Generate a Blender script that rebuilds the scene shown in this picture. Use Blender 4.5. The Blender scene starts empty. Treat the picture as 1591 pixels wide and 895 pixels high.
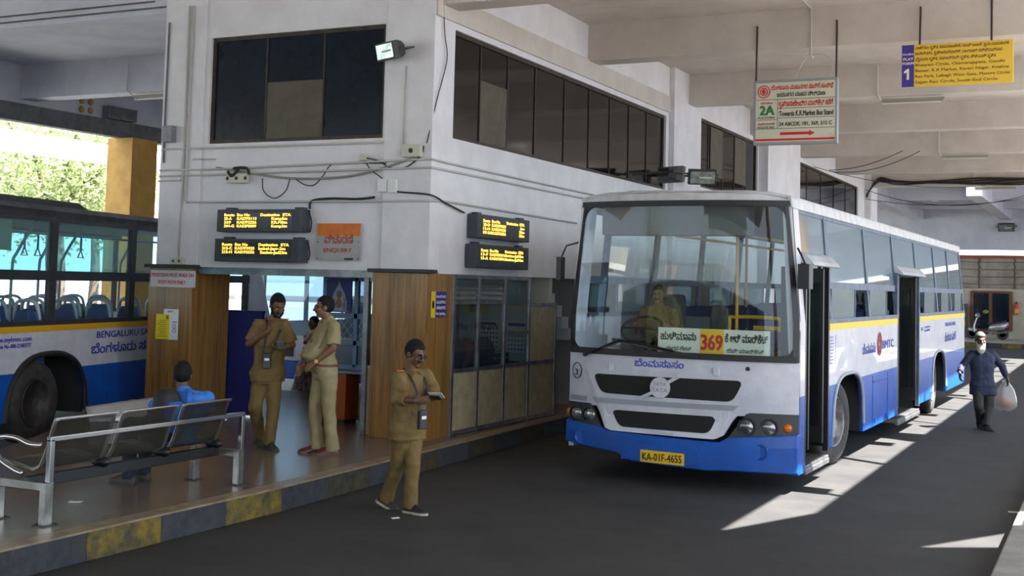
import bpy, bmesh, math, random
from math import pi, sin, cos, radians, sqrt
from mathutils import Vector, Matrix, Euler, noise
random.seed(7)
SC = bpy.context.scene
COL = SC.collection
V = Vector
# ---------------------------------------------------------------- camera
F_PX, YAW, PITCH, ROLL, PPY, EYE = 1900.0, -.4570441, .0623306, .0250025, 322.44, 2.1
_f = V((sin(YAW) * cos(PITCH), cos(YAW) * cos(PITCH), sin(PITCH)))
_r = _f.cross(V((0, 0, 1))).normalized()
_u = _r.cross(_f)
CR = cos(ROLL) * _r + sin(ROLL) * _u
CU = -sin(ROLL) * _r + cos(ROLL) * _u
CF = _f
CP = V((0, 0, EYE))
cam = bpy.data.cameras.new('camera')
cam.sensor_width = 36
cam.lens = F_PX / 1591 * 36
cam.shift_y = -(447.5 - PPY) / 1591
cam.clip_end = 400
camo = bpy.data.objects.new('camera', cam)
COL.objects.link(camo)
M = Matrix((CR, CU, -CF)).transposed().to_4x4()
M.translation = CP
camo.matrix_world = M
SC.camera = camo
# ---------------------------------------------------------------- light
SC.view_settings.view_transform = 'Standard'
SC.view_settings.look = 'None'
SC.view_settings.gamma = 1
SC.view_settings.use_curve_mapping = False
SC.view_settings.exposure = 1.62
SKY = 1.3
w = bpy.data.worlds.new('world')
SC.world = w
w.use_nodes = True
nt = w.node_tree
bg = nt.nodes['Background']
bg.inputs[0].default_value = (.73, .865, 1.0, 1)
bg.inputs[1].default_value = SKY
SUN_DIR = V((.50, -.04, .86)).normalized()      # towards the sun
sl = bpy.data.lights.new('sun', 'SUN')
sl.energy = 17
sl.angle = radians(.5)
sl.color = (1, .96, .9)
so = bpy.data.objects.new('sun', sl)
so.rotation_euler = (-SUN_DIR).to_track_quat('-Z', 'Y').to_euler()
COL.objects.link(so)
SC.cycles.max_bounces = 10
SC.cycles.diffuse_bounces = 5
SC.cycles.transparent_max_bounces = 24
SC.cycles.caustics_reflective = False
SC.cycles.caustics_refractive = False
SC.cycles.sample_clamp_indirect = 6

# ---------------------------------------------------------------- helpers: where a sight line meets a real plane
def ray(x, y):
    return CR * ((x - 795.5) / F_PX) - CU * ((y - PPY) / F_PX) + CF
def at_z(x, y, z=0):
    d = ray(x, y); return CP + d * ((z - EYE) / d.z)
def at_y(x, y, Y):
    d = ray(x, y); return CP + d * (Y / d.y)
def at_x(x, y, X):
    d = ray(x, y); return CP + d * (X / d.x)
def at_d(x, y, dist):
    return CP + ray(x, y) * dist
def depth(p):
    return (p - CP).dot(CF)

# ---------------------------------------------------------------- materials
def lin(c):
    c = c / 255
    return c / 12.92 if c <= .04045 else ((c + .055) / 1.055) ** 2.4
def rgb(r, g, b):
    return (lin(r), lin(g), lin(b), 1)
MATS = {}
def mat(name, col, rough=.6, metal=0, spec=.5, var=None, vscale=6, bump=0, bscale=40, stretch=None, coat=0, detail=4, lo=.38, hi=.62):
    """plain principled surface; var = a second colour mixed in by noise"""
    if name in MATS: return MATS[name]
    m = bpy.data.materials.new(name); m.use_nodes = True
    n = m.node_tree.nodes; l = m.node_tree.links
    p = n['Principled BSDF']
    p.inputs['Base Color'].default_value = col
    p.inputs['Roughness'].default_value = rough
    p.inputs['Metallic'].default_value = metal
    p.inputs['Specular IOR Level'].default_value = spec
    if coat: p.inputs['Coat Weight'].default_value = coat
    if var or bump:
        tc = n.new('ShaderNodeTexCoord'); mp = n.new('ShaderNodeMapping')
        l.new(tc.outputs['Object'], mp.inputs[0])
        if stretch: mp.inputs['Scale'].default_value = stretch
    if var:
        nz = n.new('ShaderNodeTexNoise'); nz.inputs['Scale'].default_value = vscale; nz.inputs['Detail'].default_value = detail
        nz.inputs['Roughness'].default_value = .65
        rp = n.new('ShaderNodeValToRGB'); rp.color_ramp.elements[0].position = lo; rp.color_ramp.elements[1].position = hi
        rp.color_ramp.elements[0].color = col; rp.color_ramp.elements[1].color = var
        l.new(mp.outputs[0], nz.inputs['Vector']); l.new(nz.outputs[0], rp.inputs[0]); l.new(rp.outputs[0], p.inputs['Base Color'])
    if bump:
        nb = n.new('ShaderNodeTexNoise'); nb.inputs['Scale'].default_value = bscale; nb.inputs['Detail'].default_value = 5
        b = n.new('ShaderNodeBump'); b.inputs['Strength'].default_value = bump; b.inputs['Distance'].default_value = .02
        l.new(mp.outputs[0], nb.inputs['Vector']); l.new(nb.outputs[0], b.inputs['Height']); l.new(b.outputs[0], p.inputs['Normal'])
    MATS[name] = m
    return m
def glass(name, tint, refl=1.0, ior=1.5, haze=0, hazecol=(.6, .65, .65, 1), rough=.02):
    """tinted see-through pane: transparent + mirror by fresnel, with an optional diffuse film"""
    if name in MATS: return MATS[name]
    m = bpy.data.materials.new(name); m.use_nodes = True
    n = m.node_tree.nodes; l = m.node_tree.links
    n.remove(n['Principled BSDF']); out = n['Material Output']
    t = n.new('ShaderNodeBsdfTransparent'); t.inputs[0].default_value = tint
    g = n.new('ShaderNodeBsdfGlossy'); g.inputs['Roughness'].default_value = rough; g.inputs[0].default_value = (refl, refl, refl, 1)
    f = n.new('ShaderNodeFresnel'); f.inputs[0].default_value = ior
    mx = n.new('ShaderNodeMixShader')
    ge = n.new('ShaderNodeNewGeometry'); mi = n.new('ShaderNodeMath'); mi.operation = 'SUBTRACT'; mi.inputs[0].default_value = 1
    mu = n.new('ShaderNodeMath'); mu.operation = 'MULTIPLY'
    l.new(ge.outputs['Backfacing'], mi.inputs[1]); l.new(f.outputs[0], mu.inputs[0]); l.new(mi.outputs[0], mu.inputs[1])
    l.new(mu.outputs[0], mx.inputs[0]); l.new(g.outputs[0], mx.inputs[2])
    if haze:
        d = n.new('ShaderNodeBsdfDiffuse'); d.inputs[0].default_value = hazecol
        tr = n.new('ShaderNodeBsdfTranslucent'); tr.inputs[0].default_value = hazecol
        md = n.new('ShaderNodeMixShader'); md.inputs[0].default_value = .5
        l.new(d.outputs[0], md.inputs[1]); l.new(tr.outputs[0], md.inputs[2])
        m2 = n.new('ShaderNodeMixShader'); m2.inputs[0].default_value = haze
        l.new(t.outputs[0], m2.inputs[1]); l.new(md.outputs[0], m2.inputs[2]); l.new(m2.outputs[0], mx.inputs[1])
    else:
        l.new(t.outputs[0], mx.inputs[1])
    l.new(mx.outputs[0], out.inputs[0])
    MATS[name] = m
    return m
def emit(name, col, s):
    if name in MATS: return MATS[name]
    m = bpy.data.materials.new(name); m.use_nodes = True
    p = m.node_tree.nodes['Principled BSDF']
    p.inputs['Base Color'].default_value = (0, 0, 0, 1)
    p.inputs['Emission Color'].default_value = col; p.inputs['Emission Strength'].default_value = s
    MATS[name] = m
    return m
def wood(name, c1, c2, rough=.3, sx=30, dark=None):
    """vertical grain"""
    if name in MATS: return MATS[name]
    m = mat(name, c1, rough)
    n = m.node_tree.nodes; l = m.node_tree.links; p = n['Principled BSDF']
    tc = n.new('ShaderNodeTexCoord'); mp = n.new('ShaderNodeMapping'); mp.inputs['Scale'].default_value = (sx, sx, 1.1)
    nz = n.new('ShaderNodeTexNoise'); nz.inputs['Scale'].default_value = 1; nz.inputs['Detail'].default_value = 6; nz.inputs['Roughness'].default_value = .7; nz.inputs['Distortion'].default_value = .6
    rp = n.new('ShaderNodeValToRGB'); e = rp.color_ramp.elements
    e[0].position = .3; e[0].color = c2; e[1].position = .62; e[1].color = c1
    if dark:
        k = e.new(.2); k.color = dark
    mp2 = n.new('ShaderNodeMapping'); mp2.inputs['Scale'].default_value = (4, 4, .25)
    n2 = n.new('ShaderNodeTexNoise'); n2.inputs['Scale'].default_value = 1.2; n2.inputs['Detail'].default_value = 3
    mm = n.new('ShaderNodeMix'); mm.data_type = 'RGBA'; mm.blend_type = 'MULTIPLY'; mm.inputs[0].default_value = .55
    r2 = n.new('ShaderNodeValToRGB'); r2.color_ramp.elements[0].position = .35; r2.color_ramp.elements[0].color = (.45, .4, .36, 1); r2.color_ramp.elements[1].position = .6; r2.color_ramp.elements[1].color = (1, 1, 1, 1)
    l.new(tc.outputs['Object'], mp.inputs[0]); l.new(mp.outputs[0], nz.inputs['Vector']); l.new(nz.outputs[0], rp.inputs[0])
    l.new(tc.outputs['Object'], mp2.inputs[0]); l.new(mp2.outputs[0], n2.inputs['Vector']); l.new(n2.outputs[0], r2.inputs[0])
    l.new(rp.outputs[0], mm.inputs[6]); l.new(r2.outputs[0], mm.inputs[7]); l.new(mm.outputs[2], p.inputs['Base Color'])
    return m

# ---------------------------------------------------------------- mesh building
class MB:
    def __init__(s): s.v = []; s.f = []; s.mi = []
    def add(s, vs, fs, k=0):
        o = len(s.v); s.v += [V(q) for q in vs]; s.f += [tuple(i + o for i in q) for q in fs]; s.mi += [k] * len(fs); return s
    def box(s, a, b, k=0, M=None):
        x0, y0, z0 = a; x1, y1, z1 = b
        x0, x1 = min(x0, x1), max(x0, x1); y0, y1 = min(y0, y1), max(y0, y1); z0, z1 = min(z0, z1), max(z0, z1)
        vs = [V(q) for q in ((x0, y0, z0), (x1, y0, z0), (x1, y1, z0), (x0, y1, z0), (x0, y0, z1), (x1, y0, z1), (x1, y1, z1), (x0, y1, z1))]
        if M: vs = [M @ q for q in vs]
        return s.add(vs, [(0, 3, 2, 1), (4, 5, 6, 7), (0, 1, 5, 4), (1, 2, 6, 5), (2, 3, 7, 6), (3, 0, 4, 7)], k)
    def cbox(s, c, d, k=0, M=None):
        return s.box([c[i] - d[i] / 2 for i in range(3)], [c[i] + d[i] / 2 for i in range(3)], k, M)
    def bar(s, a, b, w, h, up=(0, 0, 1), k=0):
        """box beam from a to b, w across, h along 'up'"""
        a = V(a); b = V(b); d = (b - a).normalized(); sd = d.cross(V(up))
        if sd.length < 1e-4: sd = d.cross(V((1, 0, 0)))
        sd.normalize(); u = sd.cross(d)
        vs = [q + sd * i * w / 2 + u * j * h / 2 for q in (a, b) for i, j in ((-1, -1), (1, -1), (1, 1), (-1, 1))]
        return s.add(vs, [(0, 1, 2, 3)[::-1], (4, 5, 6, 7), (0, 4, 5, 1)[::-1], (1, 5, 6, 2)[::-1], (2, 6, 7, 3)[::-1], (3, 7, 4, 0)[::-1]][0:0] + [(3, 2, 1, 0), (4, 5, 6, 7), (0, 1, 5, 4), (1, 2, 6, 5), (2, 3, 7, 6), (3, 0, 4, 7)], k)
    def tube(s, pts, r, n=10, k=0, cap=True, close=False):
        pts = [V(q) for q in pts]; N = len(pts)
        rs = r if isinstance(r, (list, tuple)) else [r] * N
        rings = []; prev = None
        for i, q in enumerate(pts):
            if close: t = pts[(i + 1) % N] - pts[i - 1]
            else: t = pts[min(i + 1, N - 1)] - pts[max(i - 1, 0)]
            t.normalize()
            if prev is None:
                u = t.cross(V((0, 0, 1)))
                if u.length < .05: u = t.cross(V((1, 0, 0)))
            else:
                u = prev - t * prev.dot(t)
            u.normalize(); prev = u; w = t.cross(u)
            rings.append([q + (u * cos(2 * pi * j / n) + w * sin(2 * pi * j / n)) * rs[i] for j in range(n)])
        return s.loft(rings, k, cap, close)
    def loft(s, rings, k=0, cap=True, close=False):
        n = len(rings[0]); N = len(rings); vs = [q for rg in rings for q in rg]; fs = []
        for i in range(N if close else N - 1):
            a = i * n; b = ((i + 1) % N) * n
            for j in range(n): fs.append((a + j, a + (j + 1) % n, b + (j + 1) % n, b + j))
        if cap and not close: fs += [tuple(range(n))[::-1], tuple(range((N - 1) * n, N * n))]
        return s.add(vs, fs, k)
    def prism(s, poly, d, k=0):
        """poly = 3-D outline, extruded by vector d"""
        poly = [V(q) for q in poly]; d = V(d); n = len(poly)
        nm = V((0, 0, 0))
        for i in range(n): nm += poly[i].cross(poly[(i + 1) % n])
        if nm.dot(d) > 0: poly = poly[::-1]
        vs = poly + [q + d for q in poly]
        fs = [tuple(range(n)), tuple(range(n, 2 * n))[::-1]] + [(i, i + n, (i + 1) % n + n, (i + 1) % n) for i in range(n)]
        return s.add(vs, fs, k)
    def cyl(s, a, b, r, n=20, k=0, r2=None):
        return s.tube([a, b], [r, r if r2 is None else r2], n, k)
    def ell(s, c, r, n=14, m=10, k=0, R=None):
        c = V(c); vs = [V((0, 0, -1))]; fs = []
        for i in range(1, m):
            t = -pi / 2 + pi * i / m
            vs += [V((cos(t) * cos(2 * pi * j / n), cos(t) * sin(2 * pi * j / n), sin(t))) for j in range(n)]
        vs.append(V((0, 0, 1)))
        for j in range(n): fs.append((0, 1 + (j + 1) % n, 1 + j))
        for i in range(m - 2):
            for j in range(n):
                a = 1 + i * n
                fs.append((a + j, a + (j + 1) % n, a + n + (j + 1) % n, a + n + j))
        t = len(vs) - 1; a = 1 + (m - 2) * n
        for j in range(n): fs.append((a + j, a + (j + 1) % n, t))
        out = []
        for q in vs:
            q = V((q.x * r[0], q.y * r[1], q.z * r[2]))
            if R: q = R @ q
            out.append(q + c)
        return s.add(out, fs, k)
    def revolve(s, prof, c, axis, n=32, k=0):
        """prof = (radius, along axis) list"""
        c = V(c); ax = V(axis).normalized(); u = ax.cross(V((0, 0, 1)))
        if u.length < .05: u = ax.cross(V((1, 0, 0)))
        u.normalize(); w = ax.cross(u)
        return s.loft([[c + ax * h + (u * cos(2 * pi * j / n) + w * sin(2 * pi * j / n)) * max(r, .0005) for j in range(n)] for r, h in prof], k)
    def mesh(s, name, off=V((0, 0, 0)), smooth=False):
        me = bpy.data.meshes.new(name)
        me.from_pydata([tuple(q - off) for q in s.v], [], s.f)
        for p, k in zip(me.polygons, s.mi): p.material_index = k; p.use_smooth = smooth
        me.update()
        return me
ORG = {}
def link(name, me, mats, parent=None, loc=None):
    o = bpy.data.objects.new(name, me)
    if mats is not None:
        for m in (mats if isinstance(mats, (list, tuple)) else [mats]): me.materials.append(m)
    COL.objects.link(o)
    if parent: o.parent = parent
    if loc is not None: o.location = loc
    return o
def recalc(me):
    bm = bmesh.new(); bm.from_mesh(me); bmesh.ops.recalc_face_normals(bm, faces=bm.faces); bm.to_mesh(me); bm.free()
def put(name, mb, m, parent=None, smooth=False, bevel=0, seg=2, fix=True, org=None):
    """mesh given in world coordinates (or in the parent's own frame when the parent is marked local)"""
    if parent is not None and org is None: org = ORG.get(parent.name, V((0, 0, 0)))
    if parent is None and org is None:
        lo = V([min(q[i] for q in mb.v) for i in range(3)]); hi = V([max(q[i] for q in mb.v) for i in range(3)])
        org = V(((lo.x + hi.x) / 2, (lo.y + hi.y) / 2, lo.z))
    me = mb.mesh(name, org, smooth)
    if fix: recalc(me)
    o = link(name, me, m, parent, org if parent is None else None)
    ORG[o.name] = org
    if bevel:
        b = o.modifiers.new('bevel', 'BEVEL'); b.width = bevel; b.segments = seg; b.limit_method = 'ANGLE'; b.angle_limit = radians(40)
        if not smooth:
            for p in me.polygons: p.use_smooth = False
    return o
def puts(name, mb, m, parent, **k):
    """one object per connected piece"""
    par = list(range(len(mb.v)))
    def fd(a):
        while par[a] != a: par[a] = par[par[a]]; a = par[a]
        return a
    for f in mb.f:
        for i in f[1:]: par[fd(i)] = fd(f[0])
    gr = {}
    for f, kk in zip(mb.f, mb.mi): gr.setdefault(fd(f[0]), []).append((f, kk))
    out = []
    for fs in gr.values():
        us = sorted({i for f, _ in fs for i in f}); ix = {j: i for i, j in enumerate(us)}
        q = MB(); q.v = [mb.v[i] for i in us]; q.f = [tuple(ix[i] for i in f) for f, _ in fs]; q.mi = [kk for _, kk in fs]
        out.append(put(name, q, m, parent, **k))
    return out
def tag(o, label, cat, group=None):
    o['label'] = label; o['category'] = cat
    if group: o['group'] = group
    return o
def thing(name, loc, label, cat, group=None, rz=0, local=False):
    o = bpy.data.objects.new(name, None); COL.objects.link(o); o.location = loc; o.rotation_euler = (0, 0, rz)
    o.empty_display_size = .1
    ORG[o.name] = V((0, 0, 0)) if local else V(loc)
    return tag(o, label, cat, group)
def struct(name, mb, m, **k):
    o = put(name, mb, m, **k); o['kind'] = 'structure'; return o
def copy_tree(o, parent=None):
    c = o.copy(); COL.objects.link(c)
    if parent: c.parent = parent
    ORG[c.name] = ORG.get(o.name, V((0, 0, 0)))
    for ch in [q for q in bpy.data.objects if q.parent == o]: copy_tree(ch, c)
    return c
DG = None
def textmesh(s, size, align='LEFT', ext=.0008, bold=0, sx=1):
    """lettering as mesh data in the XY plane, size = line height of capitals roughly .72*size"""
    c = bpy.data.curves.new('t', 'FONT'); c.body = s; c.size = size; c.align_x = align; c.extrude = ext; c.offset = bold; c.resolution_u = 2
    o = bpy.data.objects.new('t', c); COL.objects.link(o)
    dg = bpy.context.evaluated_depsgraph_get()
    me = bpy.data.meshes.new_from_object(o.evaluated_get(dg))
    bpy.data.objects.remove(o); bpy.data.curves.remove(c)
    vs = [v.co.copy() for v in me.vertices]; fs = [tuple(p.vertices) for p in me.polygons]
    bpy.data.meshes.remove(me)
    return vs, fs
def write(mb, s, org, xd, yd, size=None, width=None, height=None, align='LEFT', bold=0, ext=.0008, k=0, lift=.0015):
    """put lettering on a surface: org = baseline start, xd/yd = directions of reading and up"""
    sz = size or height / .72
    vs, fs = textmesh(s, sz, 'LEFT', ext, 0)
    if not vs: return mb
    xd = V(xd).normalized(); yd = V(yd).normalized(); nd = xd.cross(yd)
    x0 = min(v.x for v in vs); x1 = max(v.x for v in vs); sx = 1
    if width: sx = width / (x1 - x0)
    W = (x1 - x0) * sx
    sh = {'LEFT': 0, 'CENTER': -W / 2, 'RIGHT': -W}[align]
    for q, (du, dv) in enumerate(((0, 0),) if not bold else ((-1, -.6), (1, -.6), (-1, .6), (1, .6))):
        e = bold * sz * .9
        mb.add([V(org) + xd * ((v.x - x0) * sx + sh + du * e) + yd * (v.y + dv * e) + nd * (v.z + lift + q * .0002) for v in vs], fs, k)
    return mb
def bez(pts, n=8):
    """smooth curve through points (Catmull-Rom)"""
    pts = [V(q) for q in pts]; out = []
    for i in range(len(pts) - 1):
        p0 = pts[max(i - 1, 0)]; p1 = pts[i]; p2 = pts[i + 1]; p3 = pts[min(i + 2, len(pts) - 1)]
        for j in range(n):
            t = j / n
            out.append(.5 * ((2 * p1) + (p2 - p0) * t + (2 * p0 - 5 * p1 + 4 * p2 - p3) * t * t + (3 * p1 - p0 - 3 * p2 + p3) * t ** 3))
    out.append(pts[-1]); return out
X1 = V((1, 0, 0)); Y1 = V((0, 1, 0)); Z1 = V((0, 0, 1))
# ================================================================ SETTING
plaster = mat('white_plaster', rgb(226, 224, 226), .75, var=rgb(216, 213, 214), vscale=2.2, bump=.08, bscale=30)
plaster_b = mat('beam_plaster', rgb(206, 197, 188), .8, var=rgb(194, 185, 176), vscale=1.5, bump=.06, bscale=25)
lilac = mat('pale_lilac_paint', rgb(205, 205, 214), .8, var=rgb(192, 192, 204), vscale=1.2)
asphalt = mat('asphalt', rgb(34, 34, 37), .72, var=rgb(54, 53, 53), vscale=1.3, bump=.35, bscale=120, detail=8, lo=.3, hi=.7)
# polished stone platform
stone = mat('polished_stone', rgb(126, 110, 96), .25, var=rgb(102, 90, 80), vscale=3, detail=10, lo=.3, hi=.7)
kerbdark = mat('kerb_dark_paint', rgb(38, 40, 48), .75, var=rgb(56, 56, 58), vscale=9)
kerbfade = mat('kerb_worn_paint', rgb(66, 58, 32), .8, var=rgb(38, 36, 34), vscale=9)
kerbyel = mat('kerb_yellow_paint', rgb(118, 98, 22), .75, var=rgb(60, 55, 38), vscale=7, detail=8)
concrete = mat('grey_concrete', rgb(112, 114, 114), .85, var=rgb(92, 93, 94), vscale=4)
woodp = wood('veneer_wood', rgb(160, 117, 60), rgb(100, 70, 36), .28, 26, rgb(50, 32, 18))
darkstone = mat('black_stone', rgb(48, 46, 46), .5)
alu = mat('aluminium', rgb(150, 150, 152), .38, .85, var=rgb(120, 120, 122), vscale=5)
ochre = mat('ochre_paint', rgb(196, 150, 70), .7, var=rgb(180, 134, 58), vscale=3)

# ground
struct('ground', MB().add([(-90, -60, 0), (60, -60, 0), (60, 120, 0), (-90, 120, 0)], [(0, 1, 2, 3)]), asphalt)

# left platform: floor slab with painted kerb stones along the road
PZ = .225
KB = [V((-6.74, 0, 0)), V((-6.72, 9, 0)), V((-6.95, 14, 0)), V((-7.06, 17, 0)), V((-7.08, 44, 0))]
LB = [V((-9.3, 44, 0)), V((-9.3, 16.9, 0)), V((-12.85, 16.9, 0)), V((-12.45, 14, 0)), V((-12.04, 12.05, 0)), V((-10.54, 9.35, 0)), V((-8.9, 6.2, 0)), V((-8.4, 0, 0))]
def inset(q, d): return V((q.x - d, q.y, q.z))
struct('platform_floor', MB().prism([inset(q, .14) for q in KB] + LB, (0, 0, PZ)), stone)
def kerb_x(y):
    for a, b in zip(KB, KB[1:]):
        if a.y <= y <= b.y: return a.x + (b.x - a.x) * (y - a.y) / (b.y - a.y)
    return KB[-1].x
kd = MB(); ky = MB(); kf = MB()
y = .55; i = 0
while y < 43:
    L = .78; a, b = y, min(y + L, 43.9)
    q = (kd if i % 2 else (ky if y < 9.5 else kf))
    q.prism([(kerb_x(a) - .14, a, 0), (kerb_x(a), a, 0), (kerb_x(b), b, 0), (kerb_x(b) - .14, b, 0)], (0, 0, PZ - .004))
    y = b; i += 1
struct('trim_1', kd, kerbdark, bevel=.008); struct('trim_2', ky, kerbyel, bevel=.008); struct('trim_8', kf, kerbfade, bevel=.008)
# nosing of the stone over the kerb
nz = MB()
for a, b in zip(KB, KB[1:]):
    nz.prism([a + V((-.16, 0, PZ - .012)), a + V((.012, 0, PZ - .012)), b + V((.012, 0, PZ - .012)), b + V((-.16, 0, PZ - .012))], (0, 0, .016))
struct('trim_3', nz, mat('stone_nosing', rgb(150, 130, 104), .35, var=rgb(120, 104, 86), vscale=6))
# right platform, on which the picture is taken
struct('platform_right', MB().prism([(-.76, -10, 0), (-.76, 60, 0), (3.4, 60, 0), (3.4, -10, 0)], (0, 0, .2)), mat('right_kerb_stone', rgb(142, 138, 132), .6, var=rgb(118, 114, 110), vscale=4), bevel=.015)

# ---- the office block
XR, YF = -7.28, 12.62
WT = 6.35
def wall_with_holes(mb, u0, u1, z0, z1, holes, mk):
    """wall as boxes between window holes; mk(u0,u1,z0,z1)"""
    cur = u0
    for a, b, c, d in sorted(holes):
        if a > cur: mk(cur, a, z0, z1)
        if c > z0: mk(a, b, z0, c)
        if d < z1: mk(a, b, d, z1)
        cur = b
    if cur < u1: mk(cur, u1, z0, z1)
W1 = (-10.70, -7.99, 3.84, 5.25)
mb = MB()
wall_with_holes(mb, -11.46, XR, 2.22, WT, [W1], lambda a, b, c, d: mb.box((a, YF, c), (b, YF + .22, d)))
struct('wall_front', mb, plaster)
# slightly proud columns at both ends of that wall
mb = MB(); mb.box((-11.47, YF - .03, 2.2), (-10.78, YF, WT)); mb.box((-7.95, YF - .03, 2.2), (XR + .004, YF, WT))
struct('trim_4', mb, plaster, bevel=.006)
W2 = (13.1, 21.08, 3.87, 5.22); W3 = (22.95, 27.5, 4.1, 5.47); W4 = (31.0, 39.8, 4.1, 5.46)
mb = MB()
wall_with_holes(mb, YF + .22, 42.2, 2.2, WT, [W2, W3, W4], lambda a, b, c, d: mb.box((XR - .22, a, c), (XR, b, d)))
struct('wall_right', mb, plaster)
mb = MB(); mb.box((XR, 21.25, 2.2), (XR + .1, 22.88, WT)); mb.box((XR, 27.6, 2.2), (XR + .22, 30.8, WT)); mb.box((XR, 41.0, 0.2), (XR + .2, 42.2, WT))
mb.box((XR - .2, 27.6, PZ), (XR, 30.8, 2.2)); mb.box((XR - .2, 21.25, PZ), (XR, 22.8, 2.2))
struct('column', mb, plaster, bevel=.01)
mb = MB(); mb.box((-7.6, 18.3, PZ), (-7.45, 42, 2.22)); struct('wall_lower_added', mb, mat('dark_lower_wall', rgb(120, 116, 114), .8, var=rgb(100, 96, 94), vscale=1.5))  # added to block the bright opening seen through the bus windows
struct('reflection_backdrop', MB().box((-45, -40, 0), (10, -39, 4.6)), mat('dark_backdrop', rgb(84, 80, 78), .8))  # added out of view to darken the windscreen reflection
struct('wall_back', MB().box((-11.4, 42.0, PZ), (XR - .22, 42.2, WT)), plaster)
struct('wall_left', MB().box((-11.46, YF + .22, 2.22), (-11.26, 42, WT)), plaster)
# ceiling of the ground floor passage + floor of the offices
struct('ceiling_passage', MB().box((-11.26, YF + .22, 2.3), (XR - .22, 42, 2.45)), plaster)
# beige strip painting in the shade on the wall above the windows
struct('wall_shade_strip', MB().box((XR, YF - .02, 5.30), (XR + .035, 21.25, 5.60)), plaster_b, bevel=.006)

darkglass = mat('dark_tinted_glass', rgb(14, 24, 38), .06, 0, .4, var=rgb(18, 34, 48), vscale=1.5)
dustglass = mat('dusty_bronze_glass', rgb(20, 20, 22), .07, 0, .35, var=rgb(29, 28, 27), vscale=1.2)
frame_dk = mat('rusted_dark_frame', rgb(40, 34, 30), .6, .2, var=rgb(66, 52, 36), vscale=9)
board = mat('olive_board', rgb(88, 82, 66), .7, var=rgb(76, 71, 58), vscale=4)
curtain = mat('teal_curtain', rgb(34, 54, 68), .8)
def window(n, hole, axis, divs, board_i, bz, m):
    a, b, c, d = hole
    if axis == 'x':
        P = lambda u, z, o=0: V((u, YF + .07 + o, z)); nv = V((0, 1, 0))
    else:
        P = lambda u, z, o=0: V((XR - .07 - o, u, z)); nv = V((-1, 0, 0))
    root = thing('window_%d' % n, P((a + b) / 2, c), 'dark tinted office window', 'window')
    for q in ('label', 'category'): del root[q]
    root['kind'] = 'structure'
    fr = MB(); t = .05
    def rect(u0, u1, z0, z1, o0, o1, M):
        p, q = P(u0, z0, o0), P(u1, z1, o1)
        M.box(p, q)
    rect(a, b, c, c + t, -.03, .03, fr); rect(a, b, d - t, d, -.03, .03, fr); rect(a, a + t, c + t, d - t, -.03, .03, fr); rect(b - t, b, c + t, d - t, -.03, .03, fr)
    us = [a + (b - a) * i for i in divs]
    for u in us[1:-1]: rect(u - .012, u + .012, c + t, d - t, -.02, .02, fr)
    put('window_frame', fr, frame_dk, root)
    for i, (u, v) in enumerate(zip(us, us[1:])):
        g = MB(); z0 = c
        if i in board_i:
            bd = MB(); rect(u + .012, v - .012, c + .05, bz, -.012, .012, bd)
            put('board_panel', bd, board, root); z0 = bz
        rect(u + .01, v - .01, z0 + (0 if z0 > c else .03), d - .03, -.006, .006, g); put('pane', g, m, root)
    return root
window(1, W1, 'x', [0, .325, .655, 1], [1], 4.62, darkglass)
window(2, W2, 'y', [0, .1, .2, .31, .44, .56, .67, .78, .89, 1], [1], 4.72, dustglass)
window(3, W3, 'y', [0, .2, .42, .62, .82, 1], [], 0, dustglass)
window(4, W4, 'y', [0, .2, .4, .6, .8, 1], [], 0, dustglass)
boardp = lambda y0, y1, z0, z1: MB().box((XR - .055, y0, z0), (XR - .05, y1, z1))
r3 = bpy.data.objects['window_3']
put('board_panel', boardp(24.0, 24.9, 4.4, 5.4), board, r3); put('board_panel', boardp(25.8, 26.7, 4.4, 5.4), board, r3)

# ---- roof over the road: slab, cross beams, downstand
GAP0, GAP1 = .50, 1.06                      # daylight slot in the roof on the far side of the road
RZ = 6.14
mb = MB(); mb.box((XR - .3, 15.4, RZ), (GAP0, 43.5, RZ + .15)); mb.box((-30, -14, RZ + .4), (GAP0, 12.63, RZ + .55))
struct('ceiling', mb, plaster_b)
struct('ceiling_near', MB().box((XR - .3, 12.5, RZ), (GAP0, 15.4, RZ + .15)), plaster_b)
mb = MB()
for k in range(7):
    y0 = 12.72 if k == 0 else 17.33 + 4.75 * (k - 1)
    mb.box((XR, y0, 5.57 if k else 5.45), (GAP0, y0 + .4, RZ + .02))
struct('ceiling_beam', mb, plaster_b, bevel=.01)
mb = MB()
for k in range(-3, 3): mb.box((-10, 12.72 + 4.6 * (k - 4), 5.75), (GAP0, 13.12 + 4.6 * (k - 4), RZ + .45))
struct('ceiling_beam_near', mb, plaster_b)
mb = MB()
for k in range(11): mb.bar((GAP0, 13.0 + 2.7 * k, RZ + .05), (GAP1, 12.7 + 2.7 * k, RZ + .05), .08 + .05 * (k % 3), .06)
mb.prism([(GAP0 - .02, 9.9, RZ), (GAP0, 10.2, RZ), (GAP1, 11.6, RZ), (GAP1 + .02, 9.9, RZ)], (0, 0, .04))
mb.box((GAP0 - .8, -14, RZ), (GAP1, 10.0, RZ + .1)); mb.box((GAP0 - .8, 10.0, RZ), (GAP0, 12.6, RZ + .1)); mb.box((GAP0, 18.2, RZ), (GAP1, 19.1, RZ + .1))
struct('roof_slot_bars', mb, concrete)  # unseen bars and plates, shaped to cut the sun strip on the road
XO = 4.0
mb = MB(); mb.box((GAP1, -14, RZ), (XO, 10.4, RZ + .06)); mb.box((GAP1, 11.6, RZ), (XO, 43.5, RZ + .06)); mb.box((GAP1, 10.4, RZ), (2.08, 11.6, RZ + .06)); mb.box((2.78, 10.4, RZ), (XO, 11.6, RZ + .06))
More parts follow.
